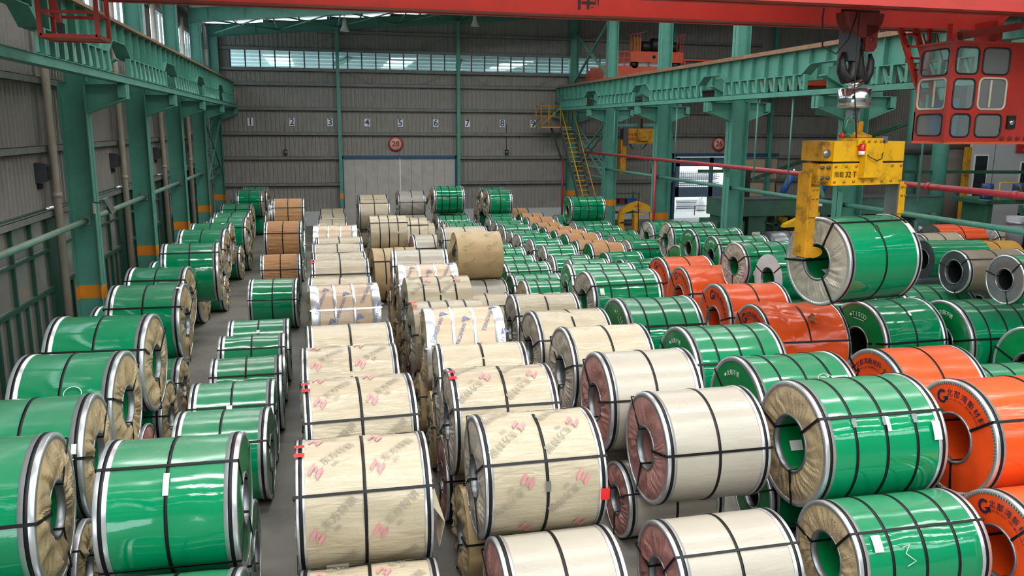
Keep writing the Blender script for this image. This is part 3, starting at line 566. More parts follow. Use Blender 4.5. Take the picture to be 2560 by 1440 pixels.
LOWER = {
'AL0':(-3.082,7.013,0.502,0.502,1.22,2.292),'AL1':(-3.106,8.57,0.49,0.49,1.216,1.888),'AL2':(-3.109,10.136,0.45,0.45,1.19,-0.581),
'AL3':(-3.067,11.572,0.474,0.474,1.225,-2.824),'AL4':(-3.047,13.03,0.561,0.561,1.282,-3),'AL5':(-3.054,14.666,0.513,0.513,1.196,-1.206),
'AL6':(-3.496,18.149,0.389,0.389,1.201,-3),'AL7':(-3.216,23.232,0.48,0.48,1.22,-3),'AL8':(-3.213,28.122,0.555,0.555,1.185,-2.915),
'AL9':(-3.067,29.825,0.401,0.401,1.177,-3),'AL10':(-3.049,39.638,0.563,0.563,1.115,-2.137),'BL0':(-1.41,8.483,0.538,0.538,1.18,-1.21),
'BL1':(-1.179,27.36,0.513,0.513,1.12,-2.483),'BL2':(-1.141,29.303,0.71,0.71,1.093,-0.108),'BL3':(-1.223,30.798,0.592,0.592,1.12,-0.292),
'BL4':(-1.304,32.293,0.594,0.594,1.147,-0.477),'CL0':(0.304,8.315,0.526,0.526,1.206,1.231),'CL1':(0.301,9.831,0.581,0.581,1.2,1.656),
'CL2':(0.305,11.287,0.54,0.54,1.2,1.228),'CL3':(0.328,12.725,0.561,0.561,1.2,1.849),'CL4':(0.33,14.086,0.575,0.575,1.2,3),
'CL5':(0.317,15.566,0.513,0.513,1.2,0),'CL6':(0.326,17.162,0.566,0.566,1.2,-1.54),'CL7':(0.353,18.799,0.544,0.544,1.199,0.423),
'CL8':(0.352,20.215,0.5,0.5,1.2,0.433),'CL9':(0.376,21.555,0.507,0.507,1.201,1.472),'CL10':(0.383,22.951,0.509,0.509,1.2,0),
'CL11':(0.358,24.401,0.594,0.594,1.2,-3),'DL0':(1.985,8.386,0.535,0.535,1.203,-0.05),'DL1':(1.991,9.857,0.546,0.546,1.2,-1.664),
'DL2':(2.054,11.52,0.574,0.574,1.199,-2.367),'DL3':(2.048,13.027,0.497,0.497,1.2,-0.42),'DL4':(2.046,14.45,0.547,0.547,1.202,0.835),
'DL5':(2.071,15.938,0.579,0.579,1.2,-0.678),'DL6':(2.062,17.273,0.55,0.55,1.2,-2.505),'DL7':(2.055,18.656,0.637,0.637,1.2,-2.877),
'DL8':(2.127,26.876,0.535,0.535,1.2,1.52),'DL9':(2.127,28.376,0.535,0.535,1.2,1.52),'QL0':(2.107,34.819,0.496,0.496,1.219,1.536),
'QL1':(2.122,36.224,0.55,0.55,1.219,3),'RL0':(4.046,8.953,0.468,0.468,1.22,-0.11),'RL1':(3.937,10.299,0.538,0.538,1.224,0.229),
'RL2':(3.861,11.724,0.516,0.516,1.22,1.229),'RL3':(3.907,13.541,0.597,0.597,1.22,0.164),'RL4':(4.001,15.379,0.45,0.45,1.22,-1.323),
'RL5':(3.781,21.018,0.576,0.576,1.148,1.206),'TL0':(7.847,36.026,0.587,0.587,1.134,3),'TL1':(7.93,39.404,0.583,0.583,1.167,2.997),
'EL0':(5.919,8.731,0.475,0.475,1.507,-0.188),'EL1':(6.004,16.584,0.464,0.464,1.522,0),'IL0':(11.225,33.594,0.52,0.52,1.575,1.694),
'JL0':(10.47,15.701,0.648,0.648,1.489,3),'JL1':(11.027,19.517,0.608,0.608,1.492,-2.217),'JL2':(10.971,20.881,0.565,0.565,1.5,-0.352),
'JL3':(11.072,22.637,0.78,0.78,1.504,0.348),'JL4':(11.228,24.528,0.397,0.397,1.5,-0.817),'OL0':(7.825,8.366,0.519,0.519,1.557,-0.998),
'UL0':(3.942,36.676,0.553,0.553,1.2,1.84),'UL1':(3.942,38.146,0.563,0.563,1.2,1.84),'ML0':(12.941,11.68,0.78,0.78,1.5,-0.734),
'VL0':(14.613,17.286,0.78,0.78,1.5,-3),'WL0':(18.953,20.713,0.546,0.546,1.55,-3),'WL1':(18.953,22.183,0.557,0.557,1.55,-3),
'XL0':(17.089,20.704,0.592,0.592,1.3,1.037),'ZL0':(23.056,24.467,0.381,0.381,1.55,3),
}
# ================================================================== THE COILS
RNG = np.random.RandomState(5)
def wrap_mesh(kind, seed, m):
    rs = np.random.RandomState(seed); nt, nx = (360, 3) if kind == 'rib' else ((128, 44) if kind == 'crush' else (96, 26))
    th = np.linspace(0, 2*PI, nt, endpoint=False)[None, :]; x = np.linspace(-.5, .5, nx)[:, None]; r = np.ones((nx, nt))
    edge = np.clip((.5-np.abs(x))/.1, 0, 1)
    if kind == 'rib': r += .009*np.where((np.arange(nt) % 4 < 2)[None, :], 1, -1)*np.ones((nx, 1))
    else:
        amp, K, fx, ft = {'film': (.0014, 9, 9, 12), 'paper': (.0036, 14, 7, 16), 'smooth': (.0008, 6, 5, 7), 'crush': (.006, 12, 8, 12)}[kind]
        for _ in range(K): r += edge*amp*rs.uniform(.3, 1)*np.sin(rs.uniform(-fx, fx)*x*2+rs.uniform(0, 6.3)+rs.randint(1, ft)*th)
        if kind in ('film', 'paper'):
            for _ in range(5):          # soft dents
                x0, t0 = rs.uniform(-.4, .4), rs.uniform(0, 2*PI); dt = (th-t0+PI) % (2*PI)-PI
                r -= edge*rs.uniform(.002, .006)*np.exp(-((x-x0)/.12)**2-(dt/.25)**2)
        if kind == 'crush':
            for _ in range(14):
                x0, t0 = rs.uniform(-.45, .45), rs.uniform(0, 2*PI); dt = (th-t0+PI) % (2*PI)-PI; a = rs.uniform(0, PI); u = (x-x0)*math.cos(a)+dt*.6*math.sin(a); v = -(x-x0)*math.sin(a)+dt*.6*math.cos(a)
                r += edge*rs.uniform(-.06, .045)*np.exp(-(np.abs(u)/.09)-(v/.35)**2)
            r += .015*edge
    P = np.stack([x*np.ones_like(r), -r*np.sin(th), r*np.cos(th)], -1)
    return np_mesh('wrap', P, grid_faces(nx, nt, True), m, kind != 'rib')
def cover_mesh(kind, seed, m, rb=.36, ro=.965):
    rs = np.random.RandomState(seed); nt, nr = (180, 12) if kind in ('pleat', 'crumple') else (64, 6)
    th = np.linspace(0, 2*PI, nt, endpoint=False)[None, :]; t = np.linspace(0, 1, nr)[:, None]; r = rb+(ro-rb)*t; x = np.zeros((nr, nt))
    env = np.sin(np.clip(t*1.15, 0, 1)*PI)**.6*np.where(t > .95, .2, 1)
    rr = r*np.ones((1, nt))
    if kind in ('pleat', 'crumple'):
        n = 34 if kind == 'pleat' else 30; ph = np.cumsum(rs.uniform(.4, 1.6, n)); ph = ph/ph[-1]*2*PI; h = rs.uniform(.25, 1, n)
        sw = th+.25*(1-t)+.05*np.sin(7*th+rs.uniform(0, 6))*t; sw = sw % (2*PI)
        k = np.searchsorted(ph, sw).clip(0, n-1); lo = np.where(k > 0, ph[k-1], 0); f = (sw-lo)/(ph[k]-lo+1e-6); saw = np.where(f < .75, f/.75, (1-f)/.25)
        x += (.03 if kind == 'pleat' else .032)*saw*h[k]*env
        for _ in range(10): x += (.003 if kind == 'pleat' else .006)*env*np.sin(rs.randint(2, 16)*th+rs.uniform(2, 9)*t+rs.uniform(0, 6))
        x += (.008 if kind == 'pleat' else .012)*env
        if kind == 'crumple':
            for _ in range(7):
                t0, r0_ = rs.uniform(0, 2*PI), rs.uniform(.2, .8); dt = (th-t0+PI) % (2*PI)-PI; x += rs.uniform(.01, .035)*np.exp(-(dt/.12)**2-((t-r0_)/.22)**2)
    else:
        for _ in range(5): x += .003*env*np.sin(rs.randint(1, 6)*th+rs.uniform(1, 5)*t+rs.uniform(0, 6))
        x += .006*env
    P = np.stack([x, -rr*np.sin(th), rr*np.cos(th)], -1); return np_mesh('end_cover', P, grid_faces(nr, nt, True)[:, ::-1], m, kind == 'flat')
_mc = {}
def cached(key, fn):
    if key not in _mc: _mc[key] = fn()
    return _mc[key]
def ring_mesh(wd, teeth):
    mb = MB(); n = 96
    mb.lathe([(1.004, -wd), (1.012, -wd), (1.012, -.004), (1.008, .004), (.93, .006), (.93, .001)], axis='x', n=n)
    if teeth:
        for k in range(110):
            a = 2*PI*k/110; c_, s_ = math.cos(a), math.sin(a); t_ = .008
            mb.add([(.0075, .93*c_-t_*s_, .93*s_+t_*c_), (.0075, .93*c_+t_*s_, .93*s_-t_*c_), (.0075, .97*c_+t_*s_, .97*s_-t_*c_), (.0075, .97*c_-t_*s_, .97*s_+t_*c_)], [(0, 1, 2, 3)])
    return mb.mesh('edge_ring', STEEL)
def strap_mesh(wd, m, r=1.016): return MB().lathe([(r-.01, -wd/2), (r, -wd/2), (r, wd/2), (r-.01, wd/2)], axis='x', n=72).mesh('strap', m)
def eye_mesh(m, rb):
    h, t = .022, .008; mb = MB(); o, i = 1.022, rb-.012
    mb.box(-.5, .5, -h, h, o-t, o); mb.box(-.5, .5, -h, h, i-t, i); mb.box(-.5, -.493, -h, h, i-t, o); mb.box(.493, .5, -h, h, i-t, o); return mb.mesh('eye_strap', m)
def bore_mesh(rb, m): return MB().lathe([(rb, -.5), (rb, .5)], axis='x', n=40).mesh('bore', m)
def bring_mesh(rb): return MB().lathe([(rb-.012, -.06), (rb-.012, .012), (rb+.035, .014), (rb+.035, 0)], axis='x', n=40).mesh('bore_ring', DSTEEL)
def face_fn(side, R, W, x=.012):       # (tangential u, radial r) on an end face; right-hand direction as seen from outside
    def at(a, u, v, r):
        s = -1 if side < 0 else 1
        ry, rz = (-math.cos(a), -math.sin(a)) if s < 0 else (math.cos(a), -math.sin(a)); uy, uz = (-math.sin(a), math.cos(a)) if s < 0 else (math.sin(a), math.cos(a))
        return (s*(W/2+x), r*uy+u*ry+v*uy, r*uz+u*rz+v*uz)
    return at
def arc_text(mb, s, side, R, W, r, a0, step, size, bold=0., x=.014):
    at = face_fn(side, R, W, x)
    for k, ch in enumerate(s):
        if ch == ' ': continue
        a = math.radians(a0+step*k); put_text(mb, ch, lambda u, v: at(a, u, v, r), size, bold)
def wrap_fn(R, x0, phi0, e=.008):
    def f(u, v):
        p = phi0-v/R; return (x0+u, -(R+e)*math.sin(p), (R+e)*math.cos(p))
    return f
def patch(R, x0, phi, wd, h, e=.02, n=5):
    mb = MB(); vs = []
    for k in range(n): p = phi+h/R*(k/(n-1)-.5); vs += [(x0-wd/2, -(R+e)*math.sin(p), (R+e)*math.cos(p)), (x0+wd/2, -(R+e)*math.sin(p), (R+e)*math.cos(p))]
    return mb.add(vs, [(2*k, 2*k+1, 2*k+3, 2*k+2) for k in range(n-1)], True)
def scribble(R, pts, e=.011):
    mb = MB(); mb.tube([(x, -(R+e)*math.sin(p), (R+e)*math.cos(p)) for x, p in pts], .006, 5); return mb
STY = {   # wrap kind, wrap material, cover kind, cover material, bore ratio, ring, centre straps, bore material
    'green_crumple': ('film', GREENF, 'crumple', PAPERT, .36, .125, 1, GREENE), 'green_pleat': ('film', GREENF, 'pleat', PAPERG, .40, .11, 1, GREENE),
    'green_film': ('film', GREENF, 'flat', GREENE, .38, .11, 1, BORE), 'green_tan': ('film', GREENF, 'pleat', PAPERT, .45, .11, 3, GREENE),
    'brown': ('rib', BROWN, 'flat', GREENE, .36, .10, 1, BORE), 'cream': ('paper', CREAM, 'pleat', PAPERG, .36, .075, 1, DSTEEL),
    'cream_pleat': ('paper', CREAM, 'pleat', PAPERG, .36, .08, 1, DSTEEL), 'creamt': ('paper', CREAMT, 'crumple', PAPERG, .36, 0, 3, DSTEEL), 'tan': ('paper', TAN, 'crumple', PAPERT, .36, 0, 3, DSTEEL), 'plum': ('smooth', PALE, 'pleat', PLUM, .38, .10, 1, PLUM),
    'silver': ('paper', PEACH, 'crumple', PAPERT, .36, .15, 2, DSTEEL), 'grey': ('paper', GREYW, 'pleat', PAPERG, .36, .07, 1, DSTEEL), 'orange': ('film', ORANGE, 'flat', ORANGEE, .42, .10, 1, ORANGEE),
    'orange_crush': ('crush', ORANGE, 'flat', ORANGEE, .42, .06, 1, ORANGEE), 'white_end': ('film', GREENF, 'flat', WHITEEND, .45, .0, 1, GREENE),
    'bare_green': ('film', GREENF, 'flat', BARED, .55, 0, 0, BORE), 'bare_brown': ('paper', mat('dusty_brown_wrap', '#7f7363', .5, bump=.2), 'flat', BARED, .55, .09, 1, BORE), 'bare': ('smooth', BARE, 'flat', BARE, .45, 0, 0, BORE),
    'bare_dusty': ('film', GREENF, 'flat', BARE, .45, .06, 1, BORE), 'bare_orange': ('film', ORANGE, 'flat', BARE, .3, 0, 1, BORE), 'yellow': ('paper', mat('ochre_paper', '#b98a35', .4, bump=.15), 'flat', BARE, .4, 0, 1, BORE)}
def make_coil(name, sty, x, y, z, R, W, yaw, label, cat='coil', group=None, n=None, phi=None, seed=0, three=3, covers=True, lod=0):
    wk, wm, ck, cm, rb, rw, ns, bm = STY[sty]; R = R*.986
    if n is not None: ns = n
    t = empty(name, (x, y, z), math.radians(yaw), label, cat, group)
    v = seed % 4
    link('wrap', cached(('w', wk, wm.name, v), lambda: wrap_mesh(wk, 11+v*7, wm)), t, scale=(W, R, R), rot=(seed*1.3 % 6.2, 0, 0) if wk not in ('crush',) else (0, 0, 0))
    proud = .03 if ck in ('pleat', 'crumple') else .012
    cv = seed % 3
    for s in (-1, 1):
        ro = .965 if rw else 1.0
        link('end_cover', cached(('c', ck, cm.name, rb, ro, cv), lambda: cover_mesh(ck, 31+cv, cm, rb, ro)), t, loc=(s*W/2, 0, 0), rot=((seed*2.1+s) % 6.2, 0, 0 if s > 0 else PI), scale=(1, R, R))
        link('bore_ring', cached(('br', rb), lambda: bring_mesh(rb)), t, loc=(s*W/2, 0, 0), rot=(0, 0, 0 if s > 0 else PI), scale=(1, R, R))
        if rw:
            link('edge_ring', cached(('r', rw, lod == 0), lambda: ring_mesh(rw, lod == 0)), t, loc=(s*W/2, 0, 0), rot=(0, 0, 0 if s > 0 else PI), scale=(1, R, R))
            if sty != 'silver': link('strap', cached(('s', .034), lambda: strap_mesh(.034, BLACK, 1.02)), t, loc=(s*(W/2-rw*.5), 0, 0), scale=(1, R, R))
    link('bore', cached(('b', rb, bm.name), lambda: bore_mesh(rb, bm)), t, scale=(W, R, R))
    sm_ = STEEL if sty == 'silver' else BLACK; sw = .055 if sty == 'silver' else .03
    for k in range(ns):
        link('strap', cached(('s', sw, sm_.name), lambda: strap_mesh(sw, sm_, 1.012)), t, loc=((k+1)/(ns+1)*W-W/2 if ns != 2 else (-.13, .1)[k]*W*1.2, 0, 0), scale=(1, R, R))
    if phi is None: phi = 38+(seed*37) % 42
    if three and sty not in ('bare', 'bare_green'):
        em = cached(('e', rb, sm_.name), lambda: eye_mesh(sm_, rb))
        for k in range(three): link('eye_strap', em, t, rot=(math.radians(phi+360/three*k), 0, 0), scale=(W+2*proud, R, R))
    t['W_'] = W; del t['W_']
    return t
def sticker(t, R, x, phi, wd, h, e=.016): 
    s = patch(R, x, math.radians(phi), wd, h, e).build('paper_label', WHITE, t); return s
def buckle(t, R, x, phi):
    p = math.radians(phi); MB().cbox((0, 0, 0), (.05, .1, .012)).build('buckle', CHROME, t, loc=(x, -(R*1.02)*math.sin(p), R*1.02*math.cos(p)), rot=(p, 0, 0))
# --- per coil: style, name and label come from the row it stands in
SETS = [
 ('A0 A1 A2 A3 A5 A4 A6 A8 A7 A9 A8b A10 A12 A13 A11 A14 A16 A17 A15', 'green_crumple', 'green coil with tan paper end, {o} from the front along the left wall', 'green coils along the left wall'),
 ('B0 B1 B2 B3 B4 B5 B6 B7', 'green_film', 'green ended coil, {o} from the front in the second row from the left', 'green coils of the second row'),
 ('B8 B9 B11 B10', 'brown', 'brown ribbed coil, {o} from the front in the second row from the left', 'brown ribbed coils of the second row'),
 ('C0 C1 C2 C3 C4', 'cream', 'cream printed coil, {o} from the front in the third row from the left', 'cream coils of the third row'),
 ('C5', 'silver', 'peach paper coil with wide silver bands and blue print in the third row', None),
 ('C6 C7 C8 C9 C10', 'cream', 'cream coil behind the peach silver-banded one, {o} going back in the third row', 'cream coils of the third row'),
 ('C11', 'silver', 'pale peach coil, last upper one of the third row before the gap', None),
 ('C12 C13 C14', 'cream', 'low cream coil near the end wall, {o} going back in the third row', 'low cream coils by the end wall'),
 ('D0', 'plum', 'pale grey coil with plum end, low at the bottom edge of the fourth row', None),
 ('D1 D2 D3', 'cream', 'cream coil with pale creased end, {o} from the front in the upper fourth row', 'cream coils of the fourth row'),
 ('D4', 'silver', 'bright peach coil with silver bands and blue print, nearer one in the fourth row', None),
 ('D5 D6', 'creamt', 'ringless cream coil with three black straps, {o} going back in the fourth row', None),
 ('D7', 'silver', 'peach coil with silver bands, farther one in the fourth row', None),
 ('D8', 'plum', 'pale coil with plum end and black cross strap in the fourth row', None),
 ('D9', 'tan', 'tan coil with crumpled open end under the upright three-strap coil', None),
 ('D12', 'creamt', 'tan paper coil with three black straps standing high in the fourth row', None),
 ('D15 D14 D13', 'creamt', 'low cream coil behind the high three-strap coil, {o} counted towards the end wall', 'low tan coils'),
 ('D16', 'tan', 'large plain tan coil with round grey marks standing above the green rows', None),
 ('D17', 'cream_pleat', 'cream coil with wrinkled pale end just behind the large plain tan coil', None),
 ('D18', 'plum', 'pale grey coil with plum end half hidden behind the large tan coil', None),
 ('D19', 'grey', 'grey low coil directly in front of the large plain tan coil', None),
 ('D20', 'cream_pleat', 'creased cream low coil in front of the grey low coil', None),
 ('D21 D22', 'cream', 'cream coil stacked high before the sliding door, {b} of the two', None),
 ('D23', 'grey', 'silvery grey wrapped coil standing high before the middle of the sliding door', None),
 ('D24', 'green_tan', 'green coil with torn brown paper end standing high by the right door jamb', None),
 ('D28 D27 D26 D25', 'green_pleat', 'low green coil under the torn paper coil by the door, {o} from the front', 'low green coils by the door'),
 ('D31 D30', 'green_crumple', 'green coil stacked high near the end wall right of the door, {b} of two', None),
 ('D32', 'green_pleat', 'low green coil in front of the two stacked high near the end wall', None),
 ('E8 E7 E6 E5 E4 E3 E2 E1', 'green_pleat', 'small green coil with pleated grey end, {o} from the front in the sixth row', 'small green coils of the sixth row'),
 ('E15', 'green_tan', 'bright green coil with tan paper end at the bottom edge, handwritten mark on it', None),
 ('E14', 'green_tan', 'large green coil with brown creased paper end, buckles and white labels', None),
 ('E13 E12', 'green_film', 'dusty green coil with white printed green end and three straps, {b} of two', None),
 ('E11', 'green_film', 'green coil with white curved print, right behind the dusty pair of green coils', None),
 ('E10', 'green_pleat', 'big green coil with pleated grey end and torn white label, middle right', None),
 ('E9', 'green_film', 'dusty big green coil with green end behind the pleated big green coil', None),
 ('P0 P1 P2', 'plum', 'pale coil with plum film end, {o} from the front in the fifth row', 'plum ended coils of the fifth row'),
 ('P3', 'cream_pleat', 'pale coil with cream ends, fourth in the fifth row behind the plum ends', None),
 ('F2 F1', 'cream_pleat', 'cream coil with pale open creased end in the fifth row, {b} of two', None),
 ('G2', 'green_tan', 'green coil with brown creased end, front of the row behind the cream coils', None),
 ('G1 G3 G4 G5 G6', 'green_film', 'green three-strap coil beside the large tan coil, {o} going back', 'green coils beside the large tan coil'),
 ('H1 H2 H3 H4 H5 H6 H7 H8 H9', 'brown', 'brown ribbed coil with green end, {o} from the front in the seventh row', 'brown ribbed coils with green ends'),
 ('I8 I7', 'green_film', 'glossy green coil in front of the brown ribbed row, {b} of two', None),
 ('I6 I5 I4 I3 I2', 'green_pleat', 'low green coil right of the brown ribbed row, {o} from the front', 'low green coils right of the brown row'),
 ('I1', 'green_film', 'green coil with round dark eye standing high near the yellow stairs', None),
 ('I0', 'green_pleat', 'small green coil half hidden left of the high coil near the stairs', None),
 ('J5', 'green_pleat', 'green coil with pleated end left of the white ended coil', None),
 ('J6', 'white_end', 'green coil with a white board end next to the hanging coil', None),
 ('J4 J3', 'green_film', 'green coil with green printed end in the stacked right row, {b} of two', None),
 ('J2 J1', 'green_pleat', 'pleated end green coil at the back of the right row, {b} of two', None),
 ('O4', 'orange_crush', 'crumpled torn orange coil below the hanging green coil', None), ('O3', 'orange', 'smooth orange coil with navy print behind the torn orange coil', None),
 ('O2', 'orange_crush', 'crumpled orange coil with a raised fold in its top', None), ('O1', 'orange', 'farthest orange coil of the right hand orange row', None),
 ('O5', 'orange', 'orange coil with handwriting on its end behind the front orange pair', None), ('O6', 'orange', 'large orange coil with navy print on its end at the right edge', None),
 ('O7', 'orange', 'lower orange coil cut by the bottom right corner', None),
 ('K2', 'green_film', 'dusty green coil with white curved print and round eye below the hanging coil', None), ('K3', 'green_film', 'dusty green coil with white characters on its end at the right edge', None),
 ('K1', 'green_film', 'green coil with white wavy shine behind the two dusty printed green coils', None), ('K4', 'green_film', 'dusty green coil lying low between the orange coils at the right edge', None), ('K5', 'green_film', 'green coil just entering at the right edge under the steel coils', None),
 ('M1', 'bare_green', 'green wrapped coil with bare dark steel end right of the hanging coil', None), ('M2', 'bare_brown', 'brown wrapped coil with dark bare steel end and paper scrap', None), ('M3', 'bare_dusty', 'coil with bright bare steel end at the right edge', None),
 ('M4', 'bare', 'bare steel coil low between the two dark ended coils', None), ('M5', 'bare', 'bare steel coil low under the bright steel end coil', None), ('M6', 'bare_orange', 'orange wrapped coil with bare grey end beyond the green pipe', None),
 ('M7', 'cream_pleat', 'cream coil with creased end in front of the far orange coil', None), ('M8', 'cream_pleat', 'white coil with tan end beyond the green pipe at the right edge', None), ('M9', 'yellow', 'ochre paper coil behind the green coil with the dark steel end', None),
]
COILOBJ = {}
sd = 0
for ids, sty, lab, grp in SETS:
    ids = ids.split()
    for k, i in enumerate(ids):
        x, y, z, R, W, yaw = COILS[i]; sd += 1
        kw = {}
        if i in ('D1', 'D2', 'D3', 'C0', 'C1', 'C2', 'C3', 'C4'): kw = dict(phi=58, three=4)
        if i in ('E9', 'E11', 'E12', 'E13', 'E10', 'J1', 'J2', 'J3', 'J4', 'J5', 'K1', 'K3', 'K4', 'G1', 'G3', 'G4', 'G5', 'G6', 'I1', 'I2', 'I3', 'I4', 'I5', 'D25', 'D26', 'D27', 'D28'): kw['n'] = 3
        if i in ('E14', 'E15'): kw['phi'] = 48 if i == 'E14' else 40
        if i == 'D16': kw = dict(n=0, three=0)
        if i == 'B1': kw = dict(phi=33, three=4)
        if i == 'K2': kw = dict(n=1)
        if i in ('O1', 'O2', 'O3', 'O4', 'O5'): kw['phi'] = 70
        if i == 'O6': kw['phi'] = 55
        lb = lab.format(o=ORD[k], b=('nearer one', 'farther one')[k] if len(ids) == 2 else '')
        COILOBJ[i] = make_coil('steel_coil', sty, x, y, z, R, W, yaw, lb, 'coil', grp or 'wrapped steel coils in the hall', seed=sd, lod=0 if y < 14 else 1, **kw)
LOWSTY = {'A': ('green_crumple', 'left wall row'), 'B': ('green_film', 'second row from the left wall'), 'C': ('cream', 'third row from the left wall'), 'D': ('tan', 'fourth row'), 'Q': ('cream', 'stack before the sliding door'),
          'R': ('plum', 'fifth row'), 'S': ('green_pleat', 'torn paper coil'), 'T': ('green_crumple', 'high pair by the door'), 'E': ('green_film', 'big green coils of the sixth row'), 'I': ('green_film', 'high coil near the stairs'), 'J': ('green_film', 'stacked right row'),
          'O': ('orange', 'large orange coil'), 'U': ('grey', 'silvery grey coil before the door'), 'M': ('green_film', 'bright steel end coil'), 'V': ('bare', 'dark ended green coil'), 'W': ('bare', 'far orange coil'), 'X': ('cream_pleat', 'far cream coil'), 'Z': ('cream_pleat', 'far white coil'), 'N': ('bare', 'brown wrapped coil'), 'Y': ('bare', 'ochre coil')}
cnt = {}
for i, (x, y, z, R, W, yaw) in LOWER.items():
    c = i[0]; cnt[c] = cnt.get(c, 0)+1; sd += 1; sty, ph = LOWSTY[c]
    if i == 'AL3': sty = 'plum'
    if c == 'D' and cnt[c] in (2, 5): sty = 'plum'
    w_ = {'green_crumple': 'green coil with tan end', 'green_film': 'green coil', 'cream': 'cream coil', 'tan': 'tan paper coil', 'plum': 'pale coil with plum end', 'grey': 'grey coil', 'orange': 'orange coil', 'bare': 'bare steel coil', 'cream_pleat': 'cream coil', 'green_pleat': 'green coil'}[sty]
    COILOBJ[i] = make_coil('steel_coil', sty, x, y, z, R, W, yaw, 'low %s under the %s, %s from the front' % (w_, ph, ORD[cnt[c]-1]), 'coil', 'coils of the bottom layer', seed=sd, lod=1)
# --- prints, labels, tapes and chalk marks
def logo_bars(mb, fn, off, rot, size):
    for p in ([(-.5, .18), (.25, .18), (.5, .42), (-.25, .42)], [(-.5, -.42), (.25, -.42), (.5, -.18), (-.25, -.18)], [(-.1, -.06), (.22, -.06), (.34, .06), (.02, .06)], [(-.36, -.14), (-.2, -.14), (.36, .14), (.2, .14)]):
        put_poly(mb, p, fn, off, rot, size)
def ess_print(i, flip=False):
    t = COILOBJ[i]; x, y, z, R, W, yaw = COILS[i]; rot = math.radians(40+(180 if flip else 0))
    for cx in (-.26*W, .2*W):
        for p in (-10, 28, 83, 132):
            red, gry = MB(), MB(); f = wrap_fn(R, cx, math.radians(p), .007); c, s = math.cos(rot), math.sin(rot)
            at = lambda u, v: (u*c-v*s, u*s+v*c)
            logo_bars(red, f, at(-.15, 0), rot+.3, .14); put_text(gry, '东方特钢', f, .095, .004, at(.13, .025), rot); put_text(gry, 'ESS', f, .05, .004, at(.03, -.06), rot)
            red.build('printed_logo', INKRED, t); gry.build('printed_text', INKGREY, t)
for i in ('C0', 'C1', 'C2', 'C3'): ess_print(i)
for i in ('D1', 'D2', 'D6'): ess_print(i, True)
def tsing_print(i):
    t = COILOBJ[i]; x, y, z, R, W, yaw = COILS[i]; rot = math.radians(68)
    for cx, p in ((-.36, 50), (-.08, 62), (.3, 35), (-.3, 110), (.1, 105), (.4, 85)):
        mb = MB(); f = wrap_fn(R, cx*W, math.radians(p), .007)
        for q in ([(-.07, -.03), (0, .07), (0, -.03)], [(.015, -.03), (.015, .07), (.08, -.03)]): put_poly(mb, q, f, (.1, .3), .3)
        put_text(mb, 'TSINGSHAN', f, .085, .003, (0, 0), rot)
        mb.build('printed_text', INKBLUE, t)
for i in ('C5', 'D4', 'D7'): tsing_print(i)
t = COILOBJ['D16']; x, y, z, R, W, yaw = COILS['D16']
for cx in (-.25, .27):
    for p in (20, 58, 97, 135):
        mb = MB(); f = wrap_fn(R, cx*W, math.radians(p), .007); n = 20
        for k in range(17):
            a, b = 2*PI*k/n, 2*PI*(k+1)/n; put_poly(mb, [(.06*math.cos(a), .06*math.sin(a)), (.06*math.cos(b), .06*math.sin(b)), (.042*math.cos(b), .042*math.sin(b)), (.042*math.cos(a), .042*math.sin(a))], f, (-.09, -.04))
        put_text(mb, '太钢不锈', f, .05, 0, (.06, .05), .7); mb.build('printed_text', INKGREY, t)
for i, a0, txt, st_, sz in (('O6', -12, '北部湾新材料', 12.5, .125), ('O7', -12, '北部湾新材料', 12.5, .12), ('O5', -40, '北部湾新材料', 10, .11), ('O4', -20, '北部湾新材料', 11, .12), ('O3', 2, '北部湾新材料', 12, .12), ('O2', -8, '北部湾新材料', 12, .12), ('O1', 2, '北部湾新材料', 12, .11)):
    t = COILOBJ[i]; x, y, z, R, W, yaw = COILS[i]; mb = MB(); arc_text(mb, txt, -1, R, W, R*.76, a0, st_, sz*.8*R/.7, .01)
    at = face_fn(-1, R, W, .014); a = math.radians(a0-st_*1.15)
    n = 20; ro, ri = .085*R/.7, .052*R/.7
    for k in range(1, 17):
        b, c = 2*PI*k/n+.3, 2*PI*(k+1)/n+.3; put_poly(mb, [(ro*math.cos(b), ro*math.sin(b)), (ro*math.cos(c), ro*math.sin(c)), (ri*math.cos(c), ri*math.sin(c)), (ri*math.cos(b), ri*math.sin(b))], lambda u, v: at(a, u, v, R*.72))
    put_poly(mb, [(0, -.01), (ro*1.1, -.01), (ro*1.1, -.035), (ro*.95, -ro)], lambda u, v: at(a, u, v, R*.72))
    mb.build('printed_text', INKNAVY, t)
    if i in ('O6', 'O7', 'O5', 'O4', 'O3'):
        mb = MB(); arc_text(mb, 'BEIBU GULF NEW MATERIALS', -1, R, W, R*.66, a0, st_*5.2/23, .042*R/.7, .002); mb.build('printed_text', INKRED if i == 'x' else DKRED, t)
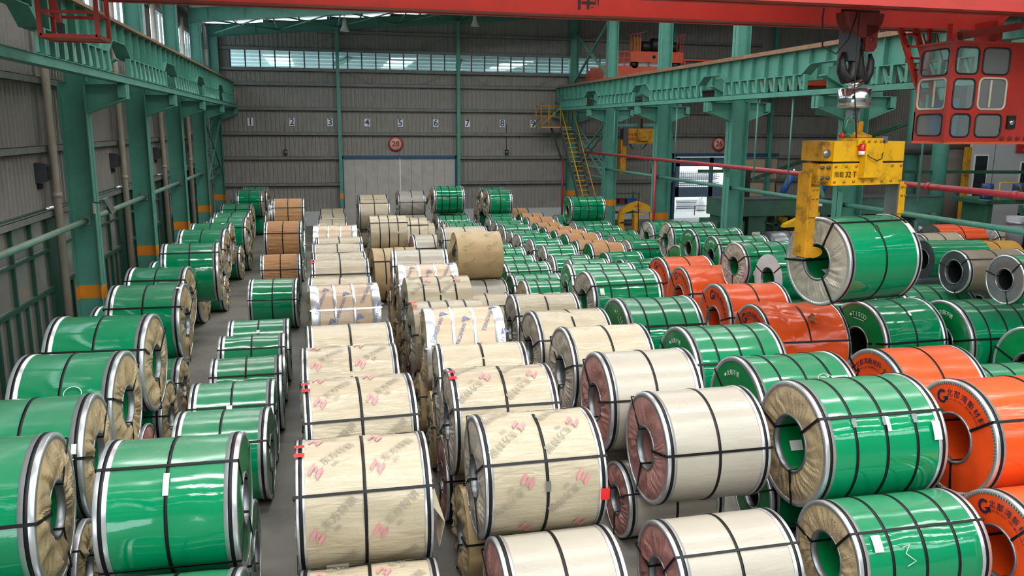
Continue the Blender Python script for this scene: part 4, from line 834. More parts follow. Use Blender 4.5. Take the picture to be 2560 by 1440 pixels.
for i, txt, a0, st_, sz, rr in (('E11', 'TISCO', 10, 9, .115, .74), ('K2', 'TISCO', -14, 8, .12, .7), ('E12', '太钢不锈', -22, 9, .09, .72), ('E13', '太钢不锈', -24, 9, .09, .72), ('K3', '太钢不锈', -8, 9, .1, .72), ('J3', '太钢不锈', -12, 10, .08, .72), ('J4', '太钢不锈', -6, 10, .08, .72), ('E9', '太钢不锈', -5, 7, .08, .62)):
    t = COILOBJ[i]; x, y, z, R, W, yaw = COILS[i]; mb = MB(); arc_text(mb, txt, -1, R, W, R*rr, a0, st_, sz, .006)
    at = face_fn(-1, R, W, .014); a = math.radians(a0-st_)
    put_poly(mb, [(-.04, 0), (0, .03), (.04, 0), (0, -.03)], lambda u, v: at(a, u, v, R*rr))
    if txt == 'TISCO': put_poly(mb, [(-.15, 0), (.15, 0), (.15, .012), (-.15, .012)], lambda u, v: at(math.radians(a0+2*st_), u, v, R*rr-.1))
    mb.build('printed_text', INKWHITE, t)
for i, xs, ph, wd, h in (('A0', .15, 62, .1, .16), ('A3', -.42, 95, .07, .1), ('A5', .45, 20, .07, .05), ('B1', .0, 47, .05, .14), ('B3', -.02, 52, .08, .1), ('B6', .0, 40, .06, .08), ('C1', -.22, 128, .2, .1), ('E14', .41, 66, .1, .2), ('E14', .02, 57, .045, .16), ('E15', -.35, 52, .1, .16), ('E10', -.38, 62, .09, .13), ('J5', -.36, 98, .06, .1), ('A10', .3, 15, .1, .06), ('K2', .0, 38, .05, .1), ('A1', .44, 62, .05, .1)):
    x, y, z, R, W, yaw = COILS[i]; sticker(COILOBJ[i], R, xs*W, ph, wd, h, .02*R+.008)
for i, s in (('C1', -1), ('C2', -1), ('C7', -1), ('D2', -1), ('D5', -1), ('D1', 1), ('D3', 1), ('D6', 1)):
    x, y, z, R, W, yaw = COILS[i]
    for ph in ((8, 20) if s < 0 else (92,)): patch(R, s*(W/2-.03), math.radians(ph), .09, .05 if s < 0 else .12, .03*R).build('red_tape', REDTAG, COILOBJ[i])
for i, xs in (('E14', (-.25, 0, .25)), ('B1', (0,)), ('D1', (0,)), ('B4', (0,)), ('E15', ())):
    for q in xs: x, y, z, R, W, yaw = COILS[i]; buckle(COILOBJ[i], R, q*W, 54 if i != 'D1' else 80)
for i, r_, ang in (('E14', .41, -60), ('P1', .34, 10), ('P2', .34, 10), ('J2', .36, 40), ('J3', .34, 40)):   # papers inside the bore
    x, y, z, R, W, yaw = COILS[i]; p = math.radians(180+ang); q = r_*R
    MB().cbox((0, 0, 0), (.16, .12, .004)).build('paper_label', WHITE, COILOBJ[i], loc=(-W/2+.25, q*math.sin(p), q*math.cos(p)), rot=(-p, 0, 0))
x, y, z, R, W, yaw = COILS['A2']; rad = math.radians
scribble(R, [(.15+.09*math.cos(a)*1.1, rad(58)+.12*math.sin(a)) for a in np.linspace(.6, 6.6, 22)]+[(.24, rad(70)), (.2, rad(84)), (.13, rad(97))]).build('chalk_mark', CHALK, COILOBJ['A2'])
x, y, z, R, W, yaw = COILS['A3']
scribble(R, [(-.38, rad(66)), (-.1, rad(90))]).build('chalk_mark', CHALK, COILOBJ['A3']); scribble(R, [(-.1, rad(66)), (-.36, rad(92)), (-.45, rad(80)), (-.2, rad(62)), (0, rad(70))]).build('chalk_mark', CHALK, COILOBJ['A3'])
scribble(R, [(.36, rad(62)), (.32, rad(86)), (.42, rad(80)), (.44, rad(66)), (.40, rad(100))]).build('chalk_mark', CHALK, COILOBJ['A3'])
x, y, z, R, W, yaw = COILS['A1']
for dx in (0, .12, .2): scribble(R, [(.22+dx, rad(62)), (.25+dx, rad(70)), (.29+dx, rad(60)), (.27+dx, rad(74)), (.33+dx, rad(70))]).build('chalk_mark', CHALK, COILOBJ['A1'])
x, y, z, R, W, yaw = COILS['E15']
scribble(R, [(-.26, rad(58)), (-.18, rad(56)), (-.24, rad(64)), (-.14, rad(72)), (-.24, rad(76))]).build('chalk_mark', CHALK, COILOBJ['E15'])
x, y, z, R, W, yaw = COILS['E13']
scribble(R, [(.28+.12*math.cos(a), rad(42)+.12*math.sin(a)) for a in np.linspace(2.6, 8, 16)]).build('chalk_mark', CHALK, COILOBJ['E13'])
at = face_fn(-1, COILS['O5'][3], COILS['O5'][4], .014); mb = MB(); a = rad(28); r_ = COILS['O5'][3]*.7
for q in ([(-.09, .05), (-.02, .06)], [(-.055, .09), (-.055, -.1)], [(-.055, 0), (-.1, -.05)], [(.0, .05), (.09, .06), (.02, 0)], [(.06, .1), (-.01, .02)], [(.02, -.02), (.09, -.02), (.0, -.12)]): mb.tube([at(a, u, v, r_) for u, v in q], .006, 5)
mb.build('handwriting', INKBLACK, COILOBJ['O5'])
# loose torn paper hanging out of some ends
def flap(i, s, pts, m):
    x, y, z, R, W, yaw = COILS[i]; mb = MB(); vs = [(s*(W/2+.02+a), b, c) for a, b, c in pts]; n = len(vs)//2
    mb.add(vs, [(2*k, 2*k+1, 2*k+3, 2*k+2) for k in range(n-1)], False); o = mb.build('torn_paper', m, COILOBJ[i]); sl = o.modifiers.new('t', 'SOLIDIFY'); sl.thickness = .004; return o
flap('D24', -1, [(0, -.2, .3), (0, .2, .35), (.15, -.25, .1), (.22, .15, .05), (.32, -.2, -.1), (.2, .1, -.2), (.12, -.15, -.35), (.05, .15, -.45)], PAPERD)
flap('D16', -1, [(0, -.35, .45), (0, .1, .5), (.12, -.4, .2), (.16, 0, .15), (.08, -.35, 0), (.2, .1, -.1), (.05, -.3, -.25), (.1, .05, -.3)], PAPERT)
flap('C1', 1, [(0, -.3, .3), (0, -.5, .1), (.07, -.32, .05), (.1, -.52, -.05), (.03, -.4, -.2), (.05, -.5, -.3)], CREAM)
flap('J2', -1, [(0, .15, .12), (0, .35, .05), (.12, .2, .0), (.15, .38, -.06), (.1, .2, -.12), (.05, .35, -.15)], PAPERT)
# holes torn in the orange film
x, y, z, R, W, yaw = COILS['O4']; mb = MB(); p0 = rad(40)
for k in range(9):
    a, b = 2*PI*k/9, 2*PI*(k+1)/9; f = wrap_fn(R, .12, p0, .035); g = wrap_fn(R, .12, p0, .06)
    ra, rb_ = .05+.02*((k*7) % 3), .05+.02*(((k+1)*7) % 3)
    mb.add([f(ra*math.cos(a), ra*math.sin(a)), f(rb_*math.cos(b), rb_*math.sin(b)), g(1.35*rb_*math.cos(b), 1.35*rb_*math.sin(b)), g(1.35*ra*math.cos(a), 1.35*ra*math.sin(a))], [(0, 1, 2, 3)])
mb.build('torn_edge', ORANGEE, COILOBJ['O4']); mb = MB(); put_poly(mb, [((.05+.02*((k*7) % 3))*math.cos(2*PI*k/9), (.05+.02*((k*7) % 3))*math.sin(2*PI*k/9)) for k in range(9)], wrap_fn(R, .12, p0, .036)); mb.build('torn_hole', PAPERD, COILOBJ['O4'])
# ================================================================== OVERHEAD CRANE
crane = empty('bridge_crane', (4.2, 11.9, 6.72), label='red double girder bridge crane crossing the top of the hall', cat='crane')
def gird(y0, y1, name):
    xa, xb, ta, tb = -2.9, 11.6, -3.95, 12.25; zt = 1.55
    prof = [(xa-4.2, 0), (xb-4.2, 0), (tb-4.2, .55), (tb-4.2, zt), (ta-4.2, zt), (ta-4.2, .55)]
    g = MB().prism(prof, y0-11.9+.03, y1-11.9-.03, 'y').build(name, RED, crane)
    for yy in (y0-11.9, y1-11.9-.1):
        mb = MB(); mb.box(xa-4.2, xb-4.2, yy, yy+.1, -.014, .0); mb.bar((xb-4.2, yy+.05, -.007), (tb-4.2, yy+.05, .543), .1, .014); mb.bar((ta-4.2, yy+.05, .543), (xa-4.2, yy+.05, -.007), .1, .014); mb.build('flange_lip', RED, g)
    return g
g1 = gird(10.62, 11.05, 'near_girder'); g2 = gird(12.7, 13.25, 'far_girder')
for yy in (-.95, 1.05): MB().box(-8.1, 8.0, yy-.03, yy+.03, 1.55, 1.62).build('trolley_rail', DSTEEL, crane)
for x, s in ((-8.15, -1), (8.08, 1)):
    e_ = MB().box(x-.2, x+.2, -1.9, 2.0, .5, 1.0).build('end_carriage', RED, crane)
    for yy in (-1.5, 1.6): MB().lathe([(0, -.06), (.2, -.06), (.2, .06), (0, .06)], (x, yy, .6), 'x', 20).build('wheel', DSTEEL, e_)
mb = MB(); put_text(mb, '南', lambda u, v: (4.15-4.2+u, 12.7-11.9+.024, .24+v), .42, .015); mb.build('painted_text', INKBLACK, crane)
mb = MB(); put_text(mb, '天一重', lambda u, v: (4.04-4.2+u*1.6, 12.72-11.9+v*.6+.06, -.018), .12, .004); mb.build('painted_text', DKRED, crane)
tro = empty('hoist_trolley', (8.36, 11.9, 8.36), label='dark hoist trolley between the two red girders above the yellow grab', cat='hoist')
MB().box(-.9, .9, -1.05, 1.15, .1, .25).box(-.9, -.75, -1.0, 1.1, .05, .4).box(.75, .9, -1.0, 1.1, .05, .4).build('frame', DKRED, tro)
MB().lathe([(.24, -.7), (.24, .7)], (0, .1, .55), 'x', 24).lathe([(.3, -.72), (.3, -.68)], (0, .1, .55), 'x', 24).lathe([(.3, .68), (.3, .72)], (0, .1, .55), 'x', 24).build('rope_drum', DSTEEL, tro)
for yy in (-.95, 1.05):
    for xx in (-.6, .6): MB().lathe([(0, -.04), (.09, -.04), (.09, .04), (0, .04)], (xx, yy, .09), 'x', 16).build('wheel', DSTEEL, tro)
hb = empty('hook_block', (8.36, 11.9, 6.4), math.radians(9.5), label='dark greasy hook block with black double hook above the silver scale', cat='hook')
MB().lathe([(.0, -.14), (.36, -.14), (.4, -.06), (.36, .0), (.36, .02), (.4, .06), (.36, .14), (0, .14)], (0, 0, .38), 'y', 30, PI, 2*PI).build('sheave_guard', DKRED, hb)
MB().lathe([(0, -.1), (.3, -.1), (.26, 0), (.3, .1), (0, .1)], (0, 0, .4), 'y', 30).build('sheave', BLACKP, hb)
MB().prism([(.02, .2), (.26, .2), (.26, -.13), (.2, -.2), (.02, -.2)], -.14, -.1, 'y').build('side_plate', DKRED, hb); MB().prism([(-.26, .2), (-.05, .2), (-.05, -.35), (-.26, -.35)], -.1, .14, 'y').build('side_plate', BARED, hb)
MB().lathe([(0, -.15), (.05, -.15), (.05, -.13)], (.14, 0, -.02), 'y', 14).build('axle_cap', DKRED, hb)
for dx in (-.2, -.07, .07, .2): MB().tube([(dx, 0, .4), (dx*.8, 0, 1.93)], .014, 6).build('wire_rope', BLACKP, hb)
MB().tube([(0, 0, .0), (0, 0, -.22)], .085, 12).build('hook_shank', BLACKP, hb)
for s in (-1, 1): MB().tube([(0, s*.02, -.15), (s*.03, 0, -.32), (s*.06, 0, -.48), (s*.1, 0, -.6), (s*.2, 0, -.62), (s*.28, 0, -.5), (s*.3, 0, -.34), (s*.27, 0, -.22)], [.09, .095, .1, .1, .095, .08, .06, .03], 12).build('hook', BLACKP, hb)
sl = empty('load_cell', (8.38, 11.9, 5.33), math.radians(9.5), label='silver cylindrical crane scale between the hook and the yellow grab', cat='scale')
MB().lathe([(0, 0), (.24, 0), (.255, .015), (.255, .29), (.24, .3), (0, .3)], n=36).build('body', CHROME, sl); MB().lathe([(.258, .02), (.26, .03), (.258, .04)], n=36).build('seam', DSTEEL, sl)
for dx in (-.075, .075): MB().prism([(-.055, 0), (.055, 0), (.055, -.16)]+[(.055*math.cos(a), -.17-.055*math.sin(a)) for a in np.linspace(.3, PI-.3, 8)]+[(-.055, -.16)], dx-.02, dx+.02, 'x').build('lower_lug', DSTEEL, sl)
MB().cbox((.05, 0, .33), (.26, .16, .07)).build('upper_plate', DSTEEL, sl); MB().tube([(-.2, -.1, .33), (.0, -.1, .4)], .06, 14).build('shackle_pin', CHROME, sl)
for s in (-1, 1): MB().tube([(s*.11, -.02, .34), (s*.12, -.02, .55), (s*.1, -.01, .75), (s*.05, 0, .88), (0, 0, .92)], [.04, .04, .045, .045, .045], 12).build('shackle_bow', DSTEEL, sl)
mb = MB(); mb.cbox((-.16, -.2, .16), (.07, .01, .06)); mb.build('plate_mark', BLACKP, sl, rot=(0, 0, -.1))
ss = empty('bow_shackle', (8.4, 11.9, 5.0), math.radians(9.5), label='green bow shackle with red pin head under the silver scale', cat='shackle')
MB().tube([(-.14, 0, -.08), (-.16, 0, .02), (-.14, 0, .12), (-.06, 0, .2), (.06, 0, .2), (.14, 0, .12), (.16, 0, .02), (.14, 0, -.08)], .035, 12).build('bow', mat('shackle_green', '#1f6b4a', .35), ss)
MB().tube([(-.2, 0, -.1), (.2, 0, -.1)], .035, 12).lathe([(.055, -.03), (.055, .03)], (-.14, 0, -.1), 'x', 14).lathe([(.055, -.03), (.055, .03)], (.14, 0, -.1), 'x', 14).build('pin', mat('shackle_green', '#1f6b4a', .35), ss)
MB().lathe([(0, -.03), (.05, -.03), (.05, .03), (0, .03)], (-.22, 0, -.1), 'x', 6).build('pin_head', SIGNRED, ss); MB().lathe([(0, -.03), (.04, -.03), (.04, .03), (0, .03)], (.22, 0, -.1), 'x', 6).build('pin_nut', CHROME, ss)
# --- yellow coil grab
gr = empty('coil_grab', (8.52, 11.9, 4.12), math.radians(9.5), label='yellow coil lifting grab marked 32 T holding the hanging green coil', cat='grab')
w2 = .74
MB().box(-w2, w2, -.26, .26, 0, .345).build('lower_housing', YELLOW, gr); MB().box(-w2, -.2, -.26, .26, .375, .69).build('upper_housing', YELLOW, gr); MB().box(.2, w2, -.26, .26, .375, .69).build('upper_housing', YELLOW, gr)
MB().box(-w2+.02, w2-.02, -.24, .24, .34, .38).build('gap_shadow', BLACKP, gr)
MB().box(-.93, -w2, -.22, .24, .38, .69).build('motor_cover', YELLOW2, gr); MB().lathe([(0, -.006), (.07, -.006), (.07, 0)], (-.84, -.225, .5), 'y', 20).build('motor_grille', DSTEEL, gr)
MB().box(-.93, -w2, -.2, .2, .06, .34).box(-1.0, -.93, -.22, .0, .02, .26).build('slide_block', YELLOW2, gr); MB().box(w2, w2+.06, -.2, .2, .0, .3).build('end_plate', YELLOW2, gr)
MB().prism([(-.19, .66), (.19, .66), (.19, .16), (.13, .12), (-.19, .12)], -.36, -.26, 'y').box(-.2, -.17, -.38, -.26, .12, .66).build('gearbox_cover', YELLOW, gr)
MB().box(-.3, .22, -.3, .1, .62, .74).build('top_plate', YELLOW, gr); MB().lathe([(0, .74), (.2, .74), (.2, .78), (.12, .8), (.05, .84), (0, .84)], n=24).build('swivel', YELLOW2, gr); MB().box(-.05, .05, -.03, .03, .78, 1.0).build('lifting_eye', YELLOW2, gr)
bolt = MB().lathe([(0, -.02), (.022, -.02), (.022, 0)], axis='y', n=8).mesh('bolt', YELLOW2)
for x in (-.68, -.47, -.26, .5, .69): link('bolt', bolt, gr, loc=(x, -.26, .3))
for x in np.linspace(-.69, .69, 8): link('bolt', bolt, gr, loc=(x, -.26, .06))
for x in (-.2, -.08, .05, .17): link('bolt', bolt, gr, loc=(x, -.3, .69))
bk = MB().lathe([(0, -.03), (.03, -.03), (.03, 0)], axis='y', n=8).mesh('bolt', BARED)
for x in (-.9, -.78): 
    for z in (.12, .28): link('bolt', bk, gr, loc=(x, -.2, z))
mb = MB(); put_text(mb, '限载', lambda u, v: (-.6+u, -.266, .165+v), .1, .001); put_text(mb, '32 T', lambda u, v: (-.36+u, -.266, .165+v), .125, .008); mb.build('painted_text', INKBLACK, gr)
bc = empty('b', (0, 0, 0)); bpy.data.objects.remove(bc)
MB().lathe([(0, 0), (.05, 0), (.05, .06), (.042, .06)], (-.24, -.33, .48), n=16).build('beacon_base', WHITE, gr); MB().lathe([(.045, .06), (.045, .16), (.03, .175), (0, .175)], (-.24, -.33, .48), n=16).build('beacon_lens', mat('red_lens', '#c01515', .15), gr)
MB().tube([(-.2, -.34, .52), (-.12, -.4, .44), (0, -.42, .39), (.12, -.4, .42), (.2, -.34, .55), (.25, -.3, .7)], .008, 6).build('cable', BLACKP, gr)
MB().cbox((.27, -.22, .72), (.12, .14, .1)).build('limit_switch', DSTEEL, gr)
def gleg(s):
    x0, x1 = (-1.02, -.86) if s < 0 else (.86, .98)
    l = MB().box(x0, x1, -.1, .1, -1.16 if s < 0 else -1.1, .0 if s < 0 else .02).build('leg', YELLOW2 if s < 0 else YELLOW, gr)
    MB().box(x0-.01, x1+.01, -.14, -.1, -.5, -.02).build('guide_plate', YELLOW2 if s < 0 else YELLOW, l); MB().box(x0-.04, x0, -.13, .13, -1.14, .2).build('back_plate', YELLOW2 if s < 0 else DSTEEL, l)
    for q in (.04, .12):
        for z in (-.06, -.2): link('bolt', bolt, l, loc=(x0+q, -.14, z))
    mb = MB().prism([(x1 if s < 0 else x0, -.98), (x1 if s < 0 else x0, -1.17)]+[((x1 if s < 0 else x0)-s*.2*math.sin(a), -1.08-.09*math.cos(a)) for a in np.linspace(.2, 2.6, 8)], -.1, .1, 'y'); mb.build('lifting_foot', YELLOW2, l)
gleg(-1); gleg(1)
x, y, z, R, W, yaw = COILS['HC']
hc = make_coil('steel_coil', 'green_pleat', x, y, z, R, W, yaw, 'bright green coil hanging in the yellow grab above the orange coils', 'coil', 'wrapped steel coils in the hall', seed=2, phi=25, lod=0)
sticker(hc, R, .44*W, 42, .09, .2, .02); 
for q in (0,): buckle(hc, R, 0, 38)
MB().cbox((0, 0, 0), (.16, .1, .004)).build('paper_label', WHITE, hc, loc=(-W/2+.35, .12, -.2), rot=(.5, 0, 0))
MB().tube([(7.35, 11.25, 8.2), (7.38, 11.4, 6.6), (7.48, 11.5, 6.22), (7.72, 11.5, 6.12), (7.95, 11.55, 6.35), (8.1, 11.6, 6.75), (8.2, 11.7, 7.1)], .012, 6).build('festoon_cable', BLACKP, label='thin black cable sagging in a loop left of the hook block', cat='cable')
MB().tube([(8.1, 11.55, 7.0), (8.07, 11.5, 6.3), (8.09, 11.5, 5.6), (8.2, 11.55, 5.1), (8.3, 11.65, 4.86)], .01, 6).build('control_cable', BLACKP, label='thin black cable hanging down to the top of the yellow grab', cat='cable')
# --- driver's cab
cab = empty('crane_cab', (10.22, 12.0, 4.8), label='red crane driver cab with rounded windows hanging at the upper right', cat='cab')
def frame_with_holes(P0, ux, w, h, holes, m, name, parent, thick=.03, zt=None):
    # plate in the plane (ux, z) split round rounded window openings, each with gasket and pane
    ux = Vector(ux).normalized(); P0 = Vector(P0); nn = ux.cross(Vector((0, 0, 1)))
    xs = sorted({0, w, *[q for a in holes for q in a[:2]]}); zs = sorted({0, h, *[q for a in holes for q in a[2:4]]})
    def pt(u, v, d): return P0+ux*u+Vector((0, 0, v))+nn*d
    mb = MB()
    for i in range(len(xs)-1):
        for j in range(len(zs)-1):
            cx, cz = (xs[i]+xs[i+1])/2, (zs[j]+zs[j+1])/2
            if any(a[0] < cx < a[1] and a[2] < cz < a[3] for a in holes): continue
            c = [(xs[i], zs[j]), (xs[i+1], zs[j]), (xs[i+1], zs[j+1]), (xs[i], zs[j+1])]
            mb.add([pt(u, v, 0) for u, v in c]+[pt(u, v, -thick) for u, v in c], [(0, 1, 2, 3), (7, 6, 5, 4), (0, 4, 5, 1), (1, 5, 6, 2), (2, 6, 7, 3), (3, 7, 4, 0)])
    # fillets that round the corners of the openings
    for a in holes:
        r = .09
        for cx, cz, sx, sz in ((a[0], a[2], 1, 1), (a[1], a[2], -1, 1), (a[1], a[3], -1, -1), (a[0], a[3], 1, -1)):
            arc = [(cx+sx*(r-r*math.cos(t)), cz+sz*(r-r*math.sin(t))) for t in np.linspace(0, PI/2, 6)]
            mb.add([pt(cx, cz, .001)]+[pt(u, v, .001) for u, v in arc], [(0, k+1, k+2) for k in range(5)])
    pl = mb.build(name, m, parent)
    for a in holes:
        cream = len(a) > 4 and a[4]; r = .09; loop = []
        for cx, cz, t0 in ((a[1]-r, a[3]-r, 0), (a[0]+r, a[3]-r, PI/2), (a[0]+r, a[2]+r, PI), (a[1]-r, a[2]+r, 1.5*PI)): loop += [pt(cx+r*math.cos(t0+t), cz+r*math.sin(t0+t), .004) for t in np.linspace(0, PI/2, 5)]
        wn = MB().tube(loop, .018 if cream else .014, 6, closed=True).build('window_frame', mat('cream_frame', '#b9b3a0', .5) if cream else BLACKP, pl)
        MB().add([pt(a[0], a[2], -.012), pt(a[1], a[2], -.012), pt(a[1], a[3], -.012), pt(a[0], a[3], -.012)], [(0, 1, 2, 3)]).build('pane', CABGLASS, pl)
        if cream:
            u = a[0]+(a[1]-a[0])*(.58 if a[4] == 1 else .42); MB().bar(pt(u, a[2]+.03, .006), pt(u, a[3]-.03, .006), .03, .02, tuple(nn)).build('sliding_sash', mat('cream_frame', '#b9b3a0', .5), pl)
hz = [(.06, .44), (.54, 1.02), (1.1, 1.56)]
fcols = [(.08, .44), (.54, 1.0)]
frame_with_holes((0, 0, 0), (1, 0, 0), 2.6, 1.6, [(.1, .48, .08, .46), (.58, 1.1, .08, .46), (.08, .5, .54, 1.03), (.58, 1.12, .54, 1.05, 2), (.08, .52, 1.11, 1.54), (.6, 1.13, 1.11, 1.54)], RED, 'front_panel', cab)
frame_with_holes((0, .78, 0), (0, -1, 0), .78, 1.6, [(.08, .7, .1, .46), (.06, .72, .54, 1.04, 1), (.07, .71, 1.1, 1.52)], RED, 'side_panel', cab)
MB().box(-.02, .05, -.02, .05, 0, 1.6).build('corner_post', RED, cab); MB().box(0, 2.6, .0, .78, -.04, 0).build('floor_plate', REDORANGE, cab); MB().box(-.02, 2.6, -.02, .8, 1.6, 1.64).build('roof_plate', RED, cab); MB().box(0, 2.6, .75, .78, 0, .5).box(1.2, 2.6, .75, .78, .5, 1.6).build('rear_panel', RED, cab)
MB().box(.5, .8, .25, .55, .0, .42).box(.5, .8, .5, .56, .4, .95).build('driver_seat', BLACKP, cab); MB().box(.2, .4, .2, .6, 0, .7).build('control_desk', BLUE, cab)
MB().lathe([(0, -.05), (.045, -.05), (.05, 0)], (1.28, -.01, .33), 'y', 14).build('work_lamp', CHROME, cab); MB().box(1.2, 1.36, -.04, 0, .22, .44).build('lamp_bracket', BLACKP, cab)
mb = MB()
for k in range(5): mb.lathe([(.02, -.02), (.035, -.02), (.035, 0)], (1.14+.16*k, -.012, .06), 'y', 10)
mb.build('hose_hook', DKRED, cab, kind='stuff')
MB().bar((.18, .1, 1.72), (1.35, .1, 1.92), .12, .12).build('hanger_beam', DKRED, cab); MB().box(.9, 1.02, .1, .6, 1.62, 2.0).box(.2, .3, .3, .42, 1.62, 1.95).build('hanger_post', RED, cab)
ld = empty('crane_ladder', (9.9, 12.95, 6.64), label='red steel ladder from the crane girder down behind the cab', cat='ladder')
a, b = Vector((0, 0, .1)), Vector((.6, 0, -1.15)); q = Vector((.3, .0, 0))
MB().bar(a, b, .06, .09).build('stile', RED, ld); MB().bar(a+q, b+q, .06, .09).build('stile', RED, ld)
rg = MB().box(0, .3, -.03, .03, -.015, .015).mesh('rung', RED)
for k in range(6): p = a.lerp(b, (k+.6)/6.3); link('rung', rg, ld, loc=p)
MB().tube([(.52, .05, 0), (.75, .05, -.5)], .015, 6).build('handrail', RED, ld); MB().tube([(.8, .05, 0), (1.0, .05, -.5)], .015, 6).build('handrail', RED, ld); MB().box(.6, .66, 0, .06, -.45, .1).build('post', RED, ld)
# --- maintenance cage at the left end of the crane
cg = empty('maintenance_cage', (-3.42, 12.0, 6.11), label='red open maintenance cage hanging at the upper left', cat='cage')
def fb(name, *bars):
    mb = MB()
    for a, b, w_, h_ in bars: mb.bar(a, b, w_, h_)
    mb.build(name, RED, cg)
fb('floor_frame', ((0, 0, 0), (.68, 0, 0), .05, .05), ((0, .6, 0), (.68, .6, 0), .05, .05), ((0, 0, 0), (0, .6, 0), .05, .05), ((.68, 0, 0), (.68, .6, 0), .05, .05))
MB().box(0, .68, 0, .6, -.012, 0).build('floor_plate', REDORANGE, cg)
for x in (0, .68):
    for y in (0, .6): fb('post', ((x, y, 0), (x, y, .85), .05, .05))
fb('handrail', ((0, 0, .3), (.68, 0, .3), .03, .04), ((0, .6, .3), (.68, .6, .3), .03, .04), ((0, 0, .3), (0, .6, .3), .03, .03), ((.68, 0, .3), (.68, .6, .3), .03, .03))
fb('stay', ((.12, .02, .9), (.24, .05, .05), .06, .06)); MB().box(.2, .27, .0, .1, .0, .16).build('hinge', BLACKP, cg)
# ================================================================== FAR BAY
c2 = empty('far_bridge_crane', (13.6, 40.0, 7.2), label='orange red bridge crane with black motors in the far bay', cat='crane')
MB().box(0, 14, -.9, -.4, .0, .75).build('near_girder', REDORANGE, c2); MB().box(0, 14, .7, 1.2, .0, .75).build('far_girder', REDORANGE, c2); MB().box(-.1, .35, -1.2, 1.5, .0, .6).build('end_carriage', REDORANGE, c2)
for k, x in enumerate(np.arange(.1, 1.4, .3)): MB().box(x-.02, x+.02, -1.0, -.96, .75, 1.35).build('rail_post', REDORANGE, c2)
MB().bar((.1, -.98, 1.35), (1.35, -.98, 1.45), .04, .04).bar((.1, -.98, 1.08), (1.35, -.98, 1.15), .03, .03).build('handrail', REDORANGE, c2)
MB().bar((3.8, -.98, 1.1), (13, -.98, 1.1), .06, .06).build('handrail', REDORANGE, c2)
for x in np.arange(4.2, 13, 1.6): MB().box(x-.03, x+.03, -1.0, -.95, .75, 1.1).build('rail_post', REDORANGE, c2)
t2 = MB().box(1.3, 4.1, -1.0, 1.3, .95, 1.45).build('trolley_frame', REDORANGE, c2)
for x in (2.55, 3.0): MB().lathe([(0, -.015), (.08, -.015), (.08, 0)], (x, -1.0, 1.2), 'y', 14).build('lightening_hole', BLACKP, t2)
for x in (1.6, 3.8): MB().lathe([(0, -.1), (.2, -.1), (.2, .1), (0, .1)], (x, -.8, .85), 'y', 16).build('wheel', BLACKP, t2)
MB().box(1.5, 1.9, -.9, -.4, 1.45, 2.1).build('control_cabinet', YELLOW2, t2)
for x, r, l in ((2.25, .26, .5), (2.95, .34, .9), (3.7, .26, .5)):
    mo = MB().lathe([(0, -l/2), (r*.8, -l/2), (r, -l/2+.05), (r, l/2-.05), (r*.8, l/2), (0, l/2)], (x, -.6, 1.45+r), 'x', 24).build('hoist_motor', BLACKP, t2)
for x in (1.35, 1.5, 1.65, 1.8): MB().box(x-.02, x+.02, -1.0, -.96, 1.45, 2.25).build('rail_post', RED, t2)
MB().bar((1.3, -.98, 2.2), (2.1, -.98, 2.38), .04, .04).build('handrail', RED, t2)
for x in (3.75, 3.9, 4.05): MB().box(x-.02, x+.02, -1.0, -.96, 1.45, 2.25).build('rail_post', RED, t2)
MB().bar((3.7, -.98, 2.2), (4.2, -.98, 2.35), .04, .04).build('handrail', RED, t2)
g3 = empty('far_coil_grab', (16.0, 39.9, 4.2), label='yellow coil grab hanging empty under the far bay crane', cat='grab')
MB().box(-.8, .8, -.25, .25, 0, .75).build('housing', YELLOW2, g3); MB().box(-.35, .25, -.35, -.25, .15, .7).build('gearbox_cover', YELLOW2, g3); MB().box(-1.05, -.8, -.22, .22, -.1, .75).build('slide_block', BARED, g3)
MB().box(-1.15, -.85, -.18, .18, -1.5, .2).build('leg', YELLOW2, g3); MB().box(.85, 1.05, -.18, .18, -1.5, .2).build('leg', BARED, g3)
MB().box(-.85, -.65, -.14, .14, -1.5, -1.3).build('lifting_foot', BARED, g3); MB().box(.65, .85, -.14, .14, -1.5, -1.3).build('lifting_foot', BARED, g3)
MB().lathe([(0, 1.25), (.22, 1.25), (.22, 1.65), (0, 1.65)], n=20).build('load_cell', CHROME, g3); MB().tube([(0, 0, .7), (0, 0, 3.0)], .06, 10).build('suspension', BARED, g3)
mb = MB()
for z in (.28, .5): put_text(mb, '安全第一' if z > .4 else '限载32T', lambda u, v: (-.5+u, -.26, z-.06+v), .17, .006)
mb.build('painted_text', SIGNRED, g3)
MB().bar((14.1, 40.2, 5.1), (17.4, 40.2, 5.15), .12, .14).bar((14.15, 40.2, 5.1), (14.15, 40.2, 6.9), .06, .06).bar((14.9, 40.2, 5.1), (15.7, 40.2, 3.9), .06, .06).bar((17.2, 40.2, 5.1), (16.2, 40.2, 3.9), .06, .06).bar((14.15, 40.2, 6.4), (17.3, 40.2, 6.45), .05, .05).bar((15.3, 40.2, 5.1), (15.3, 40.2, 6.9), .05, .05).bar((17.3, 40.2, 5.1), (17.3, 40.2, 6.9), .05, .05).build('service_platform', GREEN, label='grey green hanging service platform around the far yellow grab', cat='platform')
